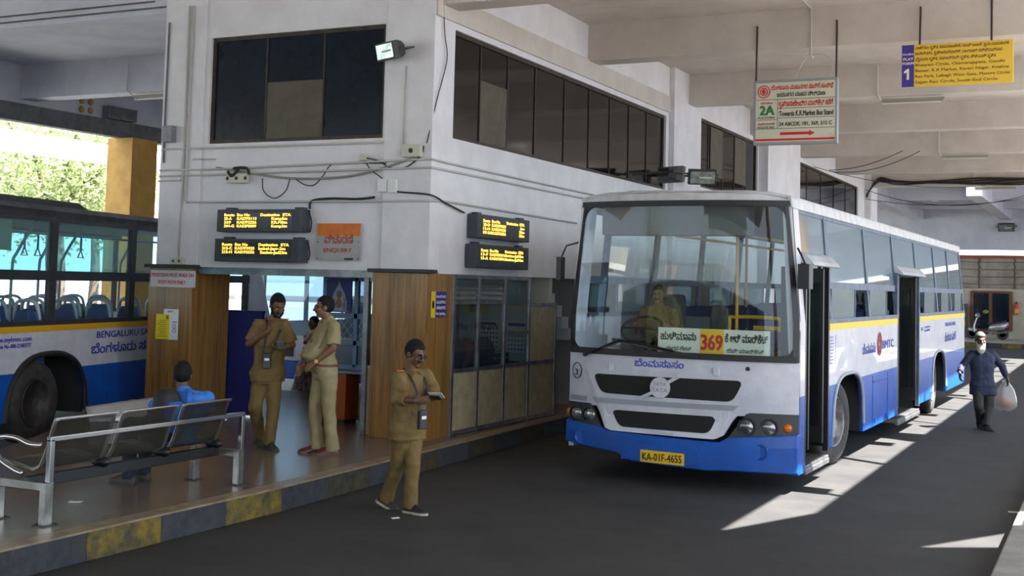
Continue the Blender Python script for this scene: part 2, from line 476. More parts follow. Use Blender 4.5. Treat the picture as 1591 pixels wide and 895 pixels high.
mb.prism([(2.08, 10.4, RZ), (2.78, 10.4, RZ), (2.78, 10.9, RZ), (2.09, 10.47, RZ)], (0, 0, .03)); mb.prism([(2.08, 10.42, RZ), (2.72, 11.56, RZ), (2.72, 11.6, RZ), (2.08, 11.6, RZ)], (0, 0, .03)); struct('ceiling_right', mb, plaster_b)  # unseen roof, its cut-out shaped to throw the kerbside sun patch
struct('ground_left', MB().box((-90, -40, 0), (-20.2, 90, .02)), mat('pale_paving', rgb(150, 150, 146), .8, var=rgb(130, 130, 126), vscale=1))
struct('ground_outside', MB().box((XO + .5, -40, 0), (40, 90, .02)), mat('grey_paving', rgb(100, 100, 104), .8, var=rgb(86, 86, 90), vscale=1))
mb = MB()
for k in range(6): mb.box((3.5, -6 + 9.2 * k, 0), (4.0, -5.5 + 9.2 * k, RZ))
struct('column_right', mb, ochre)
# left wing: fascia, soffit, cross beams running off to the left, far girder
mb = MB(); mb.box((-30, YF, 5.65), (-11.46, YF + .3, RZ + .5)); struct('beam_left_front', mb, lilac)
struct('ceiling_left', MB().box((-19.5, YF + .3, 6.18), (-11.46, 44, 6.3)), lilac)
mb = MB()
for y0 in (17.2, 21.8, 26.4, 31.0): mb.box((-19.35, y0, 5.5), (-11.46, y0 + .4, 6.2))
struct('beam_left_back', mb, lilac)
struct('girder_left', MB().box((-19.5, YF + .3, 5.05), (-19.25, 44, 5.40)), concrete, bevel=.01)
struct('wall_above_girder', MB().box((-19.5, YF + .3, 5.40), (-19.35, 44, 6.2)), lilac)
struct('canopy_edge', MB().box((-27, 10, 5.35), (-24.5, 46, 5.6)), mat('white_canopy', rgb(225, 225, 225), .8))
mb = MB(); mb.box((-19.72, 19.98, 0), (-19.0, 20.75, 5.06)); struct('column_left', mb, ochre, bevel=.01)
# ================================================================ THE BUS ON THE ROAD
bus_white = mat('bus_white', rgb(198, 198, 206), .35, var=rgb(182, 182, 192), vscale=3, coat=.3)
bus_roof = mat('worn_white_roof', rgb(198, 198, 200), .55, var=rgb(176, 174, 172), vscale=5, detail=8)
bus_blue = mat('bus_blue', rgb(4, 80, 172), .38, var=rgb(4, 68, 150), vscale=3, coat=.1)
bus_sill = mat('slate_window_frame', rgb(84, 98, 118), .5, var=rgb(64, 76, 94), vscale=6)
bus_yel = mat('yellow_stripe', rgb(232, 184, 30), .5)
rubber = mat('black_rubber', rgb(24, 24, 26), .55)
blackpl = mat('black_plastic', rgb(20, 20, 22), .4)
darkin = mat('dark_interior', rgb(52, 54, 60), .8)
tyre = mat('tyre_rubber', rgb(40, 38, 38), .8, var=rgb(62, 58, 56), vscale=8)
rimm = mat('grey_rim', rgb(150, 148, 146), .5, .5, var=rgb(96, 92, 90), vscale=6)
railyel = mat('yellow_rail', rgb(206, 164, 20), .4)
chrome = mat('chrome', rgb(190, 190, 192), .18, 1)
lampgl = mat('headlamp_glass', rgb(150, 152, 150), .14, .7, var=rgb(96, 98, 98), vscale=14)
amber = mat('amber_lens', rgb(200, 96, 10), .25)
textblue = mat('blue_lettering', rgb(20, 50, 150), .5)
textblk = mat('black_lettering', rgb(22, 22, 24), .5)
textred = mat('red_lettering', rgb(198, 30, 34), .5)
ws_glass = glass('windscreen_glass', (.80, .87, .88, 1), .8, 1.5, .0, (.35, .42, .45, 1))
side_glass = glass('tinted_side_glass', (.66, .76, .80, 1), 1, 1.8, .5, (.50, .64, .70, 1), .04)  # pale film also paints in the sky reflected on the panes
clear_glass = glass('clear_glass', (.86, .92, .93, 1), 1, 1.45)

bus = thing('city_bus', (-4.22, 12.7, 0), 'white and blue city bus driving forward on the road with route 369 behind its windscreen', 'bus', rz=-.014, local=True)
def bhalf(z): return 1.3 if z < 1.75 else 1.3 - .11 * (z - 1.75) / 1.3
def fy(x, z):
    u = min(1, abs(x) / bhalf(z))
    y = .10 - .22 * (1 - u ** 2.6)
    if z > 1.4: y += .02 * (z - 1.4)
    if z < .75: y -= .03 * min(1, (.75 - z) / .2)
    return y
def fp(x, z, off=0): return V((x, fy(x, z) - off, z))
def fstrip(mb, cols, t0, t1, k=0, nz=1):
    """solid following the front: cols = (x, z_low, z_high); t0 = outer offset, t1 = inner"""
    vs = []; fs = []; n = len(cols); m = nz + 1
    for t in (t0, t1):
        for x, a, b in cols:
            for j in range(m): vs.append(fp(x, a + (b - a) * j / nz, t))
    o = n * m
    for i in range(n - 1):
        for j in range(nz):
            a = i * m + j; b = (i + 1) * m + j
            fs.append((a, b, b + 1, a + 1)); fs.append((o + a, o + a + 1, o + b + 1, o + b))
        a = i * m; b = (i + 1) * m
        fs.append((a, o + a, o + b, b)); a += nz; b += nz; fs.append((a, b, o + b, o + a))
    for i in (0, n - 1):
        for j in range(nz):
            a = i * m + j; q = (a, a + 1, o + a + 1, o + a)
            fs.append(q if i == 0 else q[::-1])
    return mb.add(vs, fs, k)
def fcols(x0, x1, lo, hi, n=24):
    def itp(pts, x):
        for (a, p), (b, q) in zip(pts, pts[1:]):
            if a <= x <= b: return p + (q - p) * (x - a) / (b - a) if b > a else p
        return pts[0][1] if x < pts[0][0] else pts[-1][1]
    return [(x0 + (x1 - x0) * i / n, itp(lo, x0 + (x1 - x0) * i / n), itp(hi, x0 + (x1 - x0) * i / n)) for i in range(n + 1)]
def flat(z): return [(-9, z), (9, z)]
# side panels (right and left), arches cut out
A1, A2 = (2.58, .9, 1.12), (10.33, .86, 1.10)
def arch(y):
    z = 0
    for c, h, t in (A1, A2):
        u = abs(y - c) / h
        if u < 1: z = max(z, .30 + (t - .30) * (1 - u ** 3.2) ** (1 / 3.2))
    return z
def side_panel(mb, x, y0, y1, z0, z1, k):
    """strip following the arches; skips the stretches where an arch reaches above z1"""
    n = max(1, int((y1 - y0) / .03)); run = []
    def flush():
        if len(run) > 1:
            lo = [(x, y, b) for y, b in run]; hi = [(x, run[-1][0], z1), (x, run[0][0], z1)]
            mb.prism(lo + hi, (-.04 if x > 0 else .04, 0, 0), k)
        run.clear()
    for i in range(n + 1):
        y = y0 + (y1 - y0) * i / n; b = max(z0, arch(y))
        if b < z1 - .002: run.append((y, b))
        else: flush()
    flush()
L = 14.0
BZ = 1.03
mb = MB()
side_panel(mb, 1.3, 1.5, 6.0, BZ, 1.66, 0); side_panel(mb, 1.3, 8.1, L, BZ, 1.66, 0)
side_panel(mb, 1.3, 1.5, 6.0, .33, BZ, 1); side_panel(mb, 1.3, 8.1, L, .33, BZ, 1)
side_panel(mb, -1.3, .12, L, BZ, 1.75, 0); side_panel(mb, -1.3, .12, L, .33, BZ, 1)
mb.box((-1.3, L - .04, .4), (1.3, L, 1.75), 0); mb.box((-1.28, L - .04, .35), (1.28, L + .01, 1.0), 1)
# corner post by the front door
mb.box((1.2, .10, .2), (1.3, .40, 1.0), 1); mb.prism([(1.3, .10, 1.0), (1.3, .40, 1.0), (1.3, .40, 1.75), (bhalf(3), .40, 3.0), (bhalf(3), .10, 3.0), (1.3, .1, 1.75)], (-.09, 0, 0), 0)
mb.prism([(-1.3, .10, .3), (-1.3, .40, .3), (-1.3, .40, 1.75), (-bhalf(3), .40, 3.0), (-bhalf(3), .10, 3.0), (-1.3, .1, 1.75)], (.06, 0, 0), 0)
put('side_panels', mb, [bus_white, bus_blue], bus, bevel=.008)
mb = MB()
mb.box((1.285, 1.5, 1.66), (1.305, 6.0, 1.735)); mb.box((1.285, 8.1, 1.66), (1.305, L, 1.735)); mb.box((-1.305, .3, 1.66), (-1.285, L, 1.735)); 
put('yellow_stripe', mb, bus_yel, bus)
# roof
prof = []
for i in range(21):
    x = -1.2 + 2.4 * i / 20; u = abs(x) / 1.2
    prof.append((x, 3.09 + .075 * (1 - u ** 6)))
rings = []
for y in [.02 + 0, .12, .5] + [1 + j for j in range(13)] + [L]:
    rings.append([V((x, (fy(x, 3.05) if y < .1 else y), z - (.03 if y < .1 else 0))) for x, z in prof] + [V((x, (fy(x, 3.05) + .02 if y < .1 else y), z - .06)) for x, z in prof[::-1]])
mb = MB().loft(rings)
put('roof', mb, bus_roof, bus, smooth=True)
mb = MB()
fstrip(mb, fcols(-1.19, 1.19, flat(3.02), [(-1.19, 3.06), (-.9, 3.11), (0, 3.135), (.9, 3.11), (1.19, 3.06)], 30), .012, -.05)
for s in (1, -1):
    mb.prism([(s * 1.215, .1, 2.97), (s * 1.215, L, 2.97), (s * 1.195, L, 3.1), (s * 1.195, .1, 3.1)], (-s * .05, 0, 0))
put('cantrail', mb, bus_roof, bus, bevel=.01)
# roof hatch
put('roof_vent', MB().box((-.9, .7, 3.16), (-.35, 1.3, 3.225)), bus_roof, bus, bevel=.02)

# windscreen with its rubber surround
mb = MB()
zc = 1.385; zt = 3.03
fstrip(mb, fcols(-1.28, 1.28, flat(zc - .035), flat(zc + .03), 40), .03, -.02)
fstrip(mb, fcols(-1.19, 1.19, flat(zt - .045), flat(zt + .015), 40), .03, -.02)
for s in (-1, 1):
    vs = []
    for z in [zc - .03 + (zt - zc + .04) * i / 20 for i in range(21)]:
        h = bhalf(z); a = [fp(s * (h - q), z, o) for q, o in ((.0, .012), (.0, -.04), (.055, -.02), (.055, .03))]
        vs.append(a)
    mb.loft(vs)
for s in (-1, 1):
    for top in (0, 1):
        R_ = .16; cols = []
        for i in range(13):
            d_ = R_ * i / 12; e = R_ - sqrt(max(0, R_ * R_ - (R_ - d_) ** 2)); z_ = zt - .03 if top else zc
            x_ = s * (bhalf(z_) * .965 - d_); cols.append((x_, z_ - e - .01, z_ + .02) if top else (x_, z_ - .02, z_ + e + .01))
        fstrip(mb, cols if s < 0 else cols[::-1], .022, -.005)
put('windscreen_seal', mb, rubber, bus)
vs = []
mb = MB()
N = 40
g = [[fp(u * bhalf(z) * .975, z, .008) for u in [-1 + 2 * i / N for i in range(N + 1)]] for z in [zc + (zt - zc - .02) * j / 12 for j in range(13)]]
mb.add([q for rr in g for q in rr], [(j * (N + 1) + i, j * (N + 1) + i + 1, (j + 1) * (N + 1) + i + 1, (j + 1) * (N + 1) + i) for j in range(12) for i in range(N)])
wsp = put('windscreen', mb, ws_glass, bus, smooth=True)
# white front panel
mb = MB()
fstrip(mb, fcols(-1.30, 1.30, [(-1.3, .78), (-.9, .78), (-.78, .55), (.55, .55), (.68, .78), (1.3, .82)], flat(1.365), 60), .0, -.05, nz=4)
put('front_panel', mb, bus_white, bus, smooth=False)
# grille door with its two mesh openings
mb = MB()
GX = .03
def gpoly(a, b, c, d, n=30):
    """quad given by tl,tr,br,bl as column list"""
    (tlx, tlz), (trx, trz), (brx, brz), (blx, blz) = a, b, c, d
    x0 = min(tlx, blx); x1 = max(trx, brx)
    hi = [(x0, tlz if tlx <= blx else blz)]; lo = [(x0, blz if blx <= tlx else tlz)]
    if tlx > x0: hi.append((tlx, tlz))
    if blx > x0: lo.append((blx, blz))
    if trx < x1: hi.append((trx, trz))
    if brx < x1: lo.append((brx, brz))
    hi.append((x1, trz if trx >= brx else brz)); lo.append((x1, brz if brx >= trx else trz))
    return fcols(x0, x1, lo, hi, n)
fstrip(mb, gpoly((-1.06, 1.19), (.90, 1.215), (.50, .53), (-.74, .535), 50), .022, -.01, nz=4)
put('grille_door', mb, bus_white, bus)
def rpoly(pts, r, n=6):
    out = []; N_ = len(pts)
    for i in range(N_):
        a, b, c_ = (V((*pts[i - 1], 0)), V((*pts[i], 0)), V((*pts[(i + 1) % N_], 0)))
        p0 = b + (a - b).normalized() * r; p1 = b + (c_ - b).normalized() * r
        for j in range(n + 1):
            t_ = j / n; out.append(p0 * (1 - t_) ** 2 + b * 2 * t_ * (1 - t_) + p1 * t_ * t_)
    return out
def polycols(pts, n):
    x0 = min(p_.x for p_ in pts); x1 = max(p_.x for p_ in pts); cols = []
    for i in range(n + 1):
        x = x0 + (x1 - x0) * (.002 + .996 * i / n); zs = []
        for a, b in zip(pts, pts[1:] + pts[:1]):
            if (a.x - x) * (b.x - x) <= 0 and a.x != b.x: zs.append(a.y + (b.y - a.y) * (x - a.x) / (b.x - a.x))
        if len(zs) > 1: cols.append((x, min(zs), max(zs)))
    return cols
mesh_m = mat('black_mesh', rgb(16, 17, 18), .6, bump=1.0, bscale=260)
mb = MB()
fstrip(mb, polycols(rpoly([(-.955, 1.135), (.765, 1.15), (.655, .925), (-.845, .93)], .075), 70), .026, 0, nz=2)
put('grille', mb, mesh_m, bus)
mb = MB(); fstrip(mb, polycols(rpoly([(-.71, .765), (.50, .77), (.42, .585), (-.60, .585)], .07), 50), .026, 0, nz=2)
put('grille', mb, mesh_m, bus)
mb = MB()
c = fp(-.13, 1.03, .03)
mb.cyl(c + V((0, .02, 0)), c - V((0, .02, 0)), .112, 28)
bd = put('badge', mb, bus_white, bus, bevel=.006)
mb = MB()
write(mb, 'TATA', c + V((-.075, -.02, .02)), (1, 0, 0), (0, 0, 1), width=.15, height=.042, bold=.012); write(mb, 'TATA', c + V((-.09, -.02, -.045)), (1, 0, 0), (0, 0, 1), width=.18, height=.042, bold=.012)
put('lettering', mb, mat('faded_grey_letters', rgb(140, 140, 144), .6), bd)
mb = MB()
mb.bar(fp(-.36, .905, .035), fp(-.19, .985, .035), .035, .03, up=(0, 1, 0)); mb.bar(fp(-.07, 1.075, .035), fp(.08, 1.16, .035), .035, .03, up=(0, 1, 0))
puts('grille_bar', mb, bus_white, bus)
mb = MB(); fstrip(mb, fcols(-1.28, -1.05, flat(.82), flat(.875), 8), .006, 0); fstrip(mb, gpoly((-.96, .875), (.72, .89), (.69, .835), (-.93, .82), 30), .028, 0)
put('reflective_tape', mb, mat('silver_tape', rgb(150, 152, 158), .35, .3), bus)
# lamps
for s, x0, x1 in ((-1, -1.30, -.82), (1, .62, 1.30)):
    mb = MB()
    if s < 0: cols = fcols(x0, x1, [(x0, .585), (-.95, .555), (x1, .54)], [(x0, .80), (-1.0, .79), (x1, .76)] if 0 else flat(.80), 14); cols = [(x, a, b if x < -.98 else b - (x + .98) * 1.5) for x, a, b in cols]
    else: cols = fcols(x0, x1, [(x0, .545), (.8, .545), (x1, .60)], flat(.82), 16); cols = [(x, a, b if x > .80 else b - (.80 - x) * 1.45) for x, a, b in cols]
    fstrip(mb, cols, .012, -.04)
    lp = put('lamp_panel', mb, blackpl, bus)
    for hx in ((-1.17, -.99) if s < 0 else (.80, 1.02)):
        c = fp(hx, .675, .012); mb = MB()
        nrm = V((hx * .12, -1, 0)).normalized()
        mb.revolve([(.074, -.01), (.074, .010), (.064, .018), (.05, .024), (.03, .029), (.002, .031)], c, nrm, 24)
        h = put('headlight', mb, lampgl, lp, smooth=True)
        mb = MB(); mb.revolve([(.082, -.01), (.095, -.01), (.095, .016), (.082, .016), (.082, -.01)], c, nrm, 24); put('lamp_ring', mb, blackpl, h)
    c = fp(1.2 if s > 0 else -1.275, .68, .012); mb = MB(); mb.revolve([(.045, -.01), (.045, .01), (.03, .02), (.002, .024)], c, (s * .3, -1, 0), 20)
    put('indicator', mb, amber, lp, smooth=True)
# blue bumper
mb = MB()
fstrip(mb, fcols(-1.31, 1.31, [(-1.31, .36), (-.6, .30), (-.45, .23), (.4, .20), (.6, .215), (1.31, .22)], [(-1.31, .60), (-.82, .56), (-.74, .53), (.52, .50), (.62, .56), (1.31, .62)], 60), .035, -.12, nz=3)
bump = put('bumper', mb, bus_blue, bus, bevel=.012)
mb = MB(); fstrip(mb, gpoly((-.50, .44), (.30, .43), (.36, .235), (-.56, .245), 20), .04, 0)
put('plate_recess', mb, bus_blue, bump, bevel=.006)
mb = MB(); fstrip(mb, gpoly((-.325, .365), (.165, .358), (.165, .232), (-.325, .239), 8), .052, .03)
pl = put('number_plate', mb, mat('yellow_plate', rgb(226, 180, 20), .5), bus)
mb = MB(); write(mb, 'KA-01F-4655', fp(-.30, .258, .056) + V((0, -.002, 0)), (1, -.0, 0), (0, 0, 1), width=.44, height=.082, bold=.012)
put('lettering', mb, textblk, pl)
for x in (-1.08, .95):
    c = fp(x, .43, .035); mb = MB(); mb.revolve([(.085, -.005), (.085, .004), (.072, .008), (.06, .0), (.002, 0)], c, (0, -1, 0), 24); put('bumper_cap', mb, bus_blue, bump)
# front lettering
mb = MB()
write(mb, 'ಬೆಂಮಸಾಸಂ', V((-.44, 0, 1.245)), (1, 0, 0), (0, 0, 1), width=.56, height=.075, bold=.012)
mb.v = [V((q.x, fy(q.x, q.z) - .004 + q.y, q.z)) for q in mb.v]
put('lettering', mb, mat('royal_blue_lettering', rgb(26, 50, 170), .5), bus)
mb = MB(); c = fp(-1.19, 1.15, .01)
nn = V((-.35, -1, 0)).normalized(); ux = V((1, -.35, 0)).normalized()
mb.tube([c + ux * (.068 * cos(2 * pi * j / 28)) + Z1 * (.085 * sin(2 * pi * j / 28)) for j in range(28)], .005, 6, close=True)
write(mb, '3', c + ux * -.022 - Z1 * .05 + nn * .004, ux, Z1, height=.07, width=.04, bold=.01)
put('fleet_mark', mb, textblk, bus)
mb = MB(); mb.cyl(fp(.80, 1.275, .012), fp(.80, 1.275, -.01), .022, 16); put('washer_jet', mb, blackpl, bus)
for x, z in ((-.72, 1.2), (.48, 1.215)):
    mb = MB(); mb.box(fp(x - .035, z - .03, .03), fp(x + .035, z + .06, .012)); put('hinge', mb, bus_white, bus, bevel=.008)
mb = MB(); mb.box(fp(-.18, .548, .045), fp(.04, .568, .02)); put('grille_handle', mb, bus_white, bus)
# wiper
mb = MB()
mb.cyl(fp(-1.06, 1.335, .03), fp(-1.06, 1.335, .07), .022, 12); mb.tube([fp(-1.06, 1.335, .06), fp(-.62, 1.515, .06)], .012, 6); mb.tube([fp(-.62, 1.515, .06), fp(-.40, 1.50, .06), fp(.02, 1.425, .05)], .013, 6)
mb.bar(fp(-.70, 1.52, .055), fp(.30, 1.375, .045), .02, .03)
put('wiper', mb, blackpl, bus)
# mirrors
mb = MB(); mb.box((1.30, -.02, 2.12), (1.42, .16, 2.38)); mb.tube([(1.26, .14, 2.55), (1.33, .06, 2.45), (1.36, .06, 2.38)], .012, 6)
put('mirror', mb, blackpl, bus, bevel=.02)
mb = MB(); mb.box((-1.46, .0, 2.15), (-1.40, .12, 2.42)); mb.tube([(-1.22, .16, 2.6), (-1.36, .06, 2.55), (-1.42, .06, 2.42)], .012, 6)
put('mirror', mb, blackpl, bus, bevel=.02)
# doors: folded leaves, hoods, steps
def door(y0, y1, name):
    mb = MB()
    for y in (y0 + .10, y0 + .26, y1 - .12):
        mb.box((1.0, y - .03, .40), (1.27, y + .02, 2.36))
    d = puts('folded_door', mb, blackpl, bus, bevel=.006)[0]
    g = MB()
    for y in (y0 + .18, y1 - .2): g.box((1.06, y - .006, .6), (1.24, y + .006, 2.2))
    puts('door_pane', g, clear_glass, bus)
    mb = MB()
    rings = []
    for y in (y0 - .04, y1 + .18):
        rings.append([V((1.23, y, 2.52)), V((1.29, y, 2.49)), V((1.36, y, 2.42)), V((1.385, y, 2.38)), V((1.36, y, 2.37)), V((1.28, y, 2.40)), V((1.22, y, 2.42))])
    mb.loft(rings); put('door_hood', mb, mat('grey_sheet_metal', rgb(186, 190, 196), .45, .2, var=rgb(160, 164, 170), vscale=4), bus)
    mb = MB(); mb.box((.75, y0, .20), (1.30, y1 + .04, .26)); mb.box((.45, y0, .26), (.78, y1, .52)); mb.box((1.26, y0, .17), (1.31, y1 + .04, .225))
    put('door_step', mb, alu, bus, bevel=.006)
    mb = MB(); mb.box((1.24, y1 - .01, .3), (1.3, y1 + .05, 2.4)); mb.box((1.24, y0 - .05, .3), (1.3, y0 + .01, 2.4)); puts('door_frame', mb, bus_sill if y0 > 3 else blackpl, bus)
door(.40, 1.46, 'a'); door(6.05, 8.05, 'b')
# window band: frame, upper fixed panes, lower sliding panes
def sx(z): return bhalf(z)
posts = [1.68, 2.0, 3.92, 6.10, 8.2, 8.55, 10.2, 12.0, 13.5]
for s in (1, -1):
    mb = MB()
    ys = [(1.5, 6.05), (8.1, L)] if s > 0 else [(.35, L)]
    for a, b in ys:
        mb.box((s * 1.26, a, 1.735), (s * 1.302, b, 1.79)); 
        mb.box((s * (sx(2.18) - .04), a, 2.13), (s * (sx(2.18) + .004), b, 2.215))
    mb.box((s * (sx(3) - .05), .4, 2.93), (s * (sx(3) + .002), L, 2.99))
    pp = [1.62, 3.92, 6.05, 8.12, 10.2, 12.0, 13.9] if s > 0 else [.9, 2.6, 4.5, 6.4, 8.3, 10.2, 12.0, 13.9]
    for y in pp:
        mb.prism([(s * 1.302, y - .06, 1.75), (s * 1.302, y + .06, 1.75), (s * (sx(2.98) + .002), y + .06, 2.98), (s * (sx(2.98) + .002), y - .06, 2.98)], (-s * .045, 0, 0))
    put('window_frame', mb, bus_sill, bus)
    ub = [(a + .06, b - .06) for a, b in zip(pp, pp[1:])]
    if s > 0: ub = [(.42, 1.56)] + ub
    for a, b in ub:
        z0 = 2.215 if not (s > 0 and (a < 1 or 6 < a < 7)) else 2.47
        mb = MB(); mb.prism([(s * (sx(z0) - .012), a, z0), (s * (sx(z0) - .012), b, z0), (s * (sx(2.94) - .012), b, 2.94), (s * (sx(2.94) - .012), a, 2.94)], (-s * .008, 0, 0))
        put('upper_pane', mb, side_glass if s > 0 else clear_glass, bus)
        if z0 > 2.3: continue
        w = (b - a)
        mb = MB()
        c0, c1 = (a, a + w * .62) if s > 0 and a < 5 else (a + w * .28, b - w * .1)
        mb.box((s * 1.27, c0, 1.79), (s * 1.276, c1, 2.13)); put('sliding_pane', mb, side_glass, bus)
        mb = MB()
        for y in (c0, c1): mb.box((s * 1.262, y - .015, 1.785), (s * 1.284, y + .015, 2.135))
        put('sash_bar', mb, bus_sill, bus)
# arch lips
for c, h, t in (A1, A2):
    for s in (1, -1):
        pts = [V((s * 1.305, c + h * 1.0 * u, max(.33, arch(c + h * u * .999)))) for u in [-1 + 2 * i / 40 for i in range(41)]]
        mb = MB(); mb.tube(pts, .022, 8); put('arch_trim', mb, mat('grey_arch_lip', rgb(150, 156, 166), .5), bus)
    mb = MB(); mb.prism([(1.26, c + h * .98 * u, arch(c + h * u * .98)) for u in [-1 + 2 * i / 30 for i in range(31)]], (-.7, 0, 0)) if 0 else None
# floor, rear, inner linings, engine cover
mb = MB(); mb.box((-1.26, .35, .78), (.76, L - .05, .84)); mb.box((.7, 1.55, .78), (.9, 6.0, .84)); mb.box((.7, 8.1, .78), (.9, L - .05, .84)); mb.box((-1.25, .3, .3), (.7, .36, .8))
mb.box((-.5, .5, .3), (.5, 13.5, .78)); 
put('floor', mb, darkin, bus)
mb = MB(); mb.box((-1.18, L - .12, 1.7), (1.18, L - .05, 3.02)); put('rear_wall', mb, mat('pale_inner_lining', rgb(190, 194, 198), .7), bus)
mb = MB(); mb.box((-1.16, .4, 3.0), (1.16, L - .1, 3.03)); put('ceiling_lining', mb, mat('grey_lining', rgb(96, 98, 98), .8), bus)
mb = MB(); mb.box((-.95, .12, 2.68), (.72, .42, 3.0)); put('destination_box', mb, mat('grey_slat_box', rgb(84, 86, 84), .7), bus)
mb = MB()
fstrip(mb, fcols(-1.22, 1.22, flat(1.22), flat(1.36), 20), -.06, -.55); put('dashboard', mb, darkin, bus)
mb = MB(); mb.box((-.35, .5, .84), (.45, 1.5, 1.30)); put('engine_cover', mb, mat('grey_cover', rgb(70, 74, 80), .6), bus, bevel=.06)
# driver's seat, wheel, partition
mb = MB(); mb.box((-.98, 1.25, 1.20), (-.48, 1.7, 1.32)); mb.box((-.96, 1.66, 1.30), (-.50, 1.78, 2.02)); mb.box((-.85, 1.35, .84), (-.6, 1.6, 1.2)); put('driver_seat', mb, darkin, bus, bevel=.04)
mb = MB(); c = V((-.73, .83, 1.62)); ax = V((0, -.55, .83)); u = V((1, 0, 0)); ww = ax.cross(u)
mb.tube([c + u * (.24 * cos(2 * pi * j / 28)) + ww * (.24 * sin(2 * pi * j / 28)) for j in range(28)], .016, 8, close=True); mb.tube([c, c - ax * .5], .03, 8); mb.tube([c - u * .24, c + u * .24], .014, 6); put('steering_wheel', mb, blackpl, bus)
# yellow rails
mb = MB()
for x, y in ((.30, 1.2), (.82, 1.7), (1.08, .5), (1.08, 1.5), (.3, 4), (-.4, 4), (.35, 7), (.9, 6), (.9, 8.2)): mb.tube([(x, y, .84 if x < .8 else .4), (x, y, 3.0)], .019, 8)
mb.tube(bez([(.22, 1.2, .9), (.22, 1.2, 1.7), (.27, 1.2, 1.78), (.75, 1.2, 1.78), (.82, 1.2, 1.72), (.86, 1.2, 1.4), (.88, 1.2, .9)], 5), .021, 8)
for x in (-.45, .45): mb.tube([(x, 1.2, 2.72), (x, 13.5, 2.72)], .017, 8)
puts('grab_rail', mb, railyel, bus)
mb = MB(); mb.box((-1.2, 2.05, .84), (-.3, 2.09, 1.75)); put('partition', mb, mat('partition_panel', rgb(120, 128, 132), .6), bus)
mb = MB()
for i in range(7): mb.tube([(.24 + .09 * i, 1.19, 1.3), (.24 + .09 * i, 1.19, 1.66)], .005, 5)
for i in range(5): mb.tube([(.24, 1.19, 1.32 + .08 * i), (.78, 1.19, 1.32 + .08 * i)], .005, 5)
put('wire_basket', mb, chrome, bus)
# passenger seats
seatblue = mat('blue_seat', rgb(38, 54, 96), .6)
for y in [2.6 + .95 * i for i in range(11)]:
    for x0, x1 in ((-1.2, -.35), (.35, 1.2)):
        if x0 > 0 and 5.6 < y < 8.2: continue
        mb = MB(); mb.box((x0, y, 1.20), (x1, y + .42, 1.30)); mb.box((x0, y + .38, 1.28), (x1, y + .47, 1.86)); mb.box((x0 + .1, y + .1, .84), (x1 - .1, y + .3, 1.2))
        put('passenger_seat', mb, seatblue, bus, bevel=.03)
mb = MB(); mb.box((.44, 1.55, 1.2), (1.2, 2.0, 1.95)); put('front_bench_seat', mb, seatblue, bus, bevel=.03)
mb = MB(); mb.box((.4, 1.545, 1.62), (1.24, 1.56, 1.68)); put('yellow_band', mb, railyel, bus)
# wheels
def wheel(name, par, c, sgn, r=.52, w=.28, steer=0, rim_m=rimm):
    ax = V((sgn * cos(steer), -sgn * sin(steer) if 0 else sin(steer) * -1 * sgn, 0))
    c = V(c)
    mb = MB()
    mb.revolve([(r * .56, -w), (r * .9, -w), (r * .985, -w * .85), (r, -w * .7), (r, -w * .25), (r * .985, -w * .1), (r * .93, 0), (r * .78, .012), (r * .62, 0), (r * .57, -.02), (r * .56, -.06), (r * .56, -w)], c, ax, 48)
    t = put(name, mb, tyre, par, smooth=True)
    mb = MB(); mb.revolve([(r * .6, -.005), (r * .57, .01), (r * .54, -.03), (r * .47, -.09), (r * .36, -.10), (r * .30, -.07), (r * .28, -.05), (r * .16, -.045), (r * .15, -.01), (r * .1, .0), (.002, .0)], c, ax, 40)
    rm = put('rim', mb, rim_m, t, smooth=True)
    u = ax.cross(Z1).normalized()
    mb = MB()
    for j in range(8):
        q = c + (u * cos(2 * pi * j / 8) + Z1 * sin(2 * pi * j / 8)) * r * .23
        mb.cyl(q - ax * .06, q - ax * .02, .018, 6)
    put('wheel_nuts', mb, rim_m, rm)
    mb = MB()
    for j in range(6):
        q = c + (u * cos(2 * pi * (j + .5) / 6) + Z1 * sin(2 * pi * (j + .5) / 6)) * r * .415
        mb.cyl(q - ax * .11, q - ax * .085, r * .075, 14)
    put('rim_holes', mb, blackpl, rm)
    return t
wheel('wheel', bus, (1.13, 2.58, .52), 1, steer=radians(10)); wheel('wheel', bus, (-1.2, 2.58, .52), -1, steer=radians(10))
wheel('wheel', bus, (1.19, 10.3, .52), 1); wheel('wheel', bus, (-1.2, 10.3, .52), -1)
for c, h, t in (A1, A2):
    mb = MB(); mb.box((.35, c - h - .1, .5), (.4, c + h + .1, 1.15)); mb.box((.4, c + h - .02, .33), (1.26, c + h + .03, 1.15)); mb.box((.4, c - h - .03, .33), (1.26, c - h + .02, 1.15)); mb.box((.4, c - h, 1.13), (1.26, c + h, 1.17))
    put('wheel_well', mb, mat('dark_underbody', rgb(36, 35, 35), .9), bus)
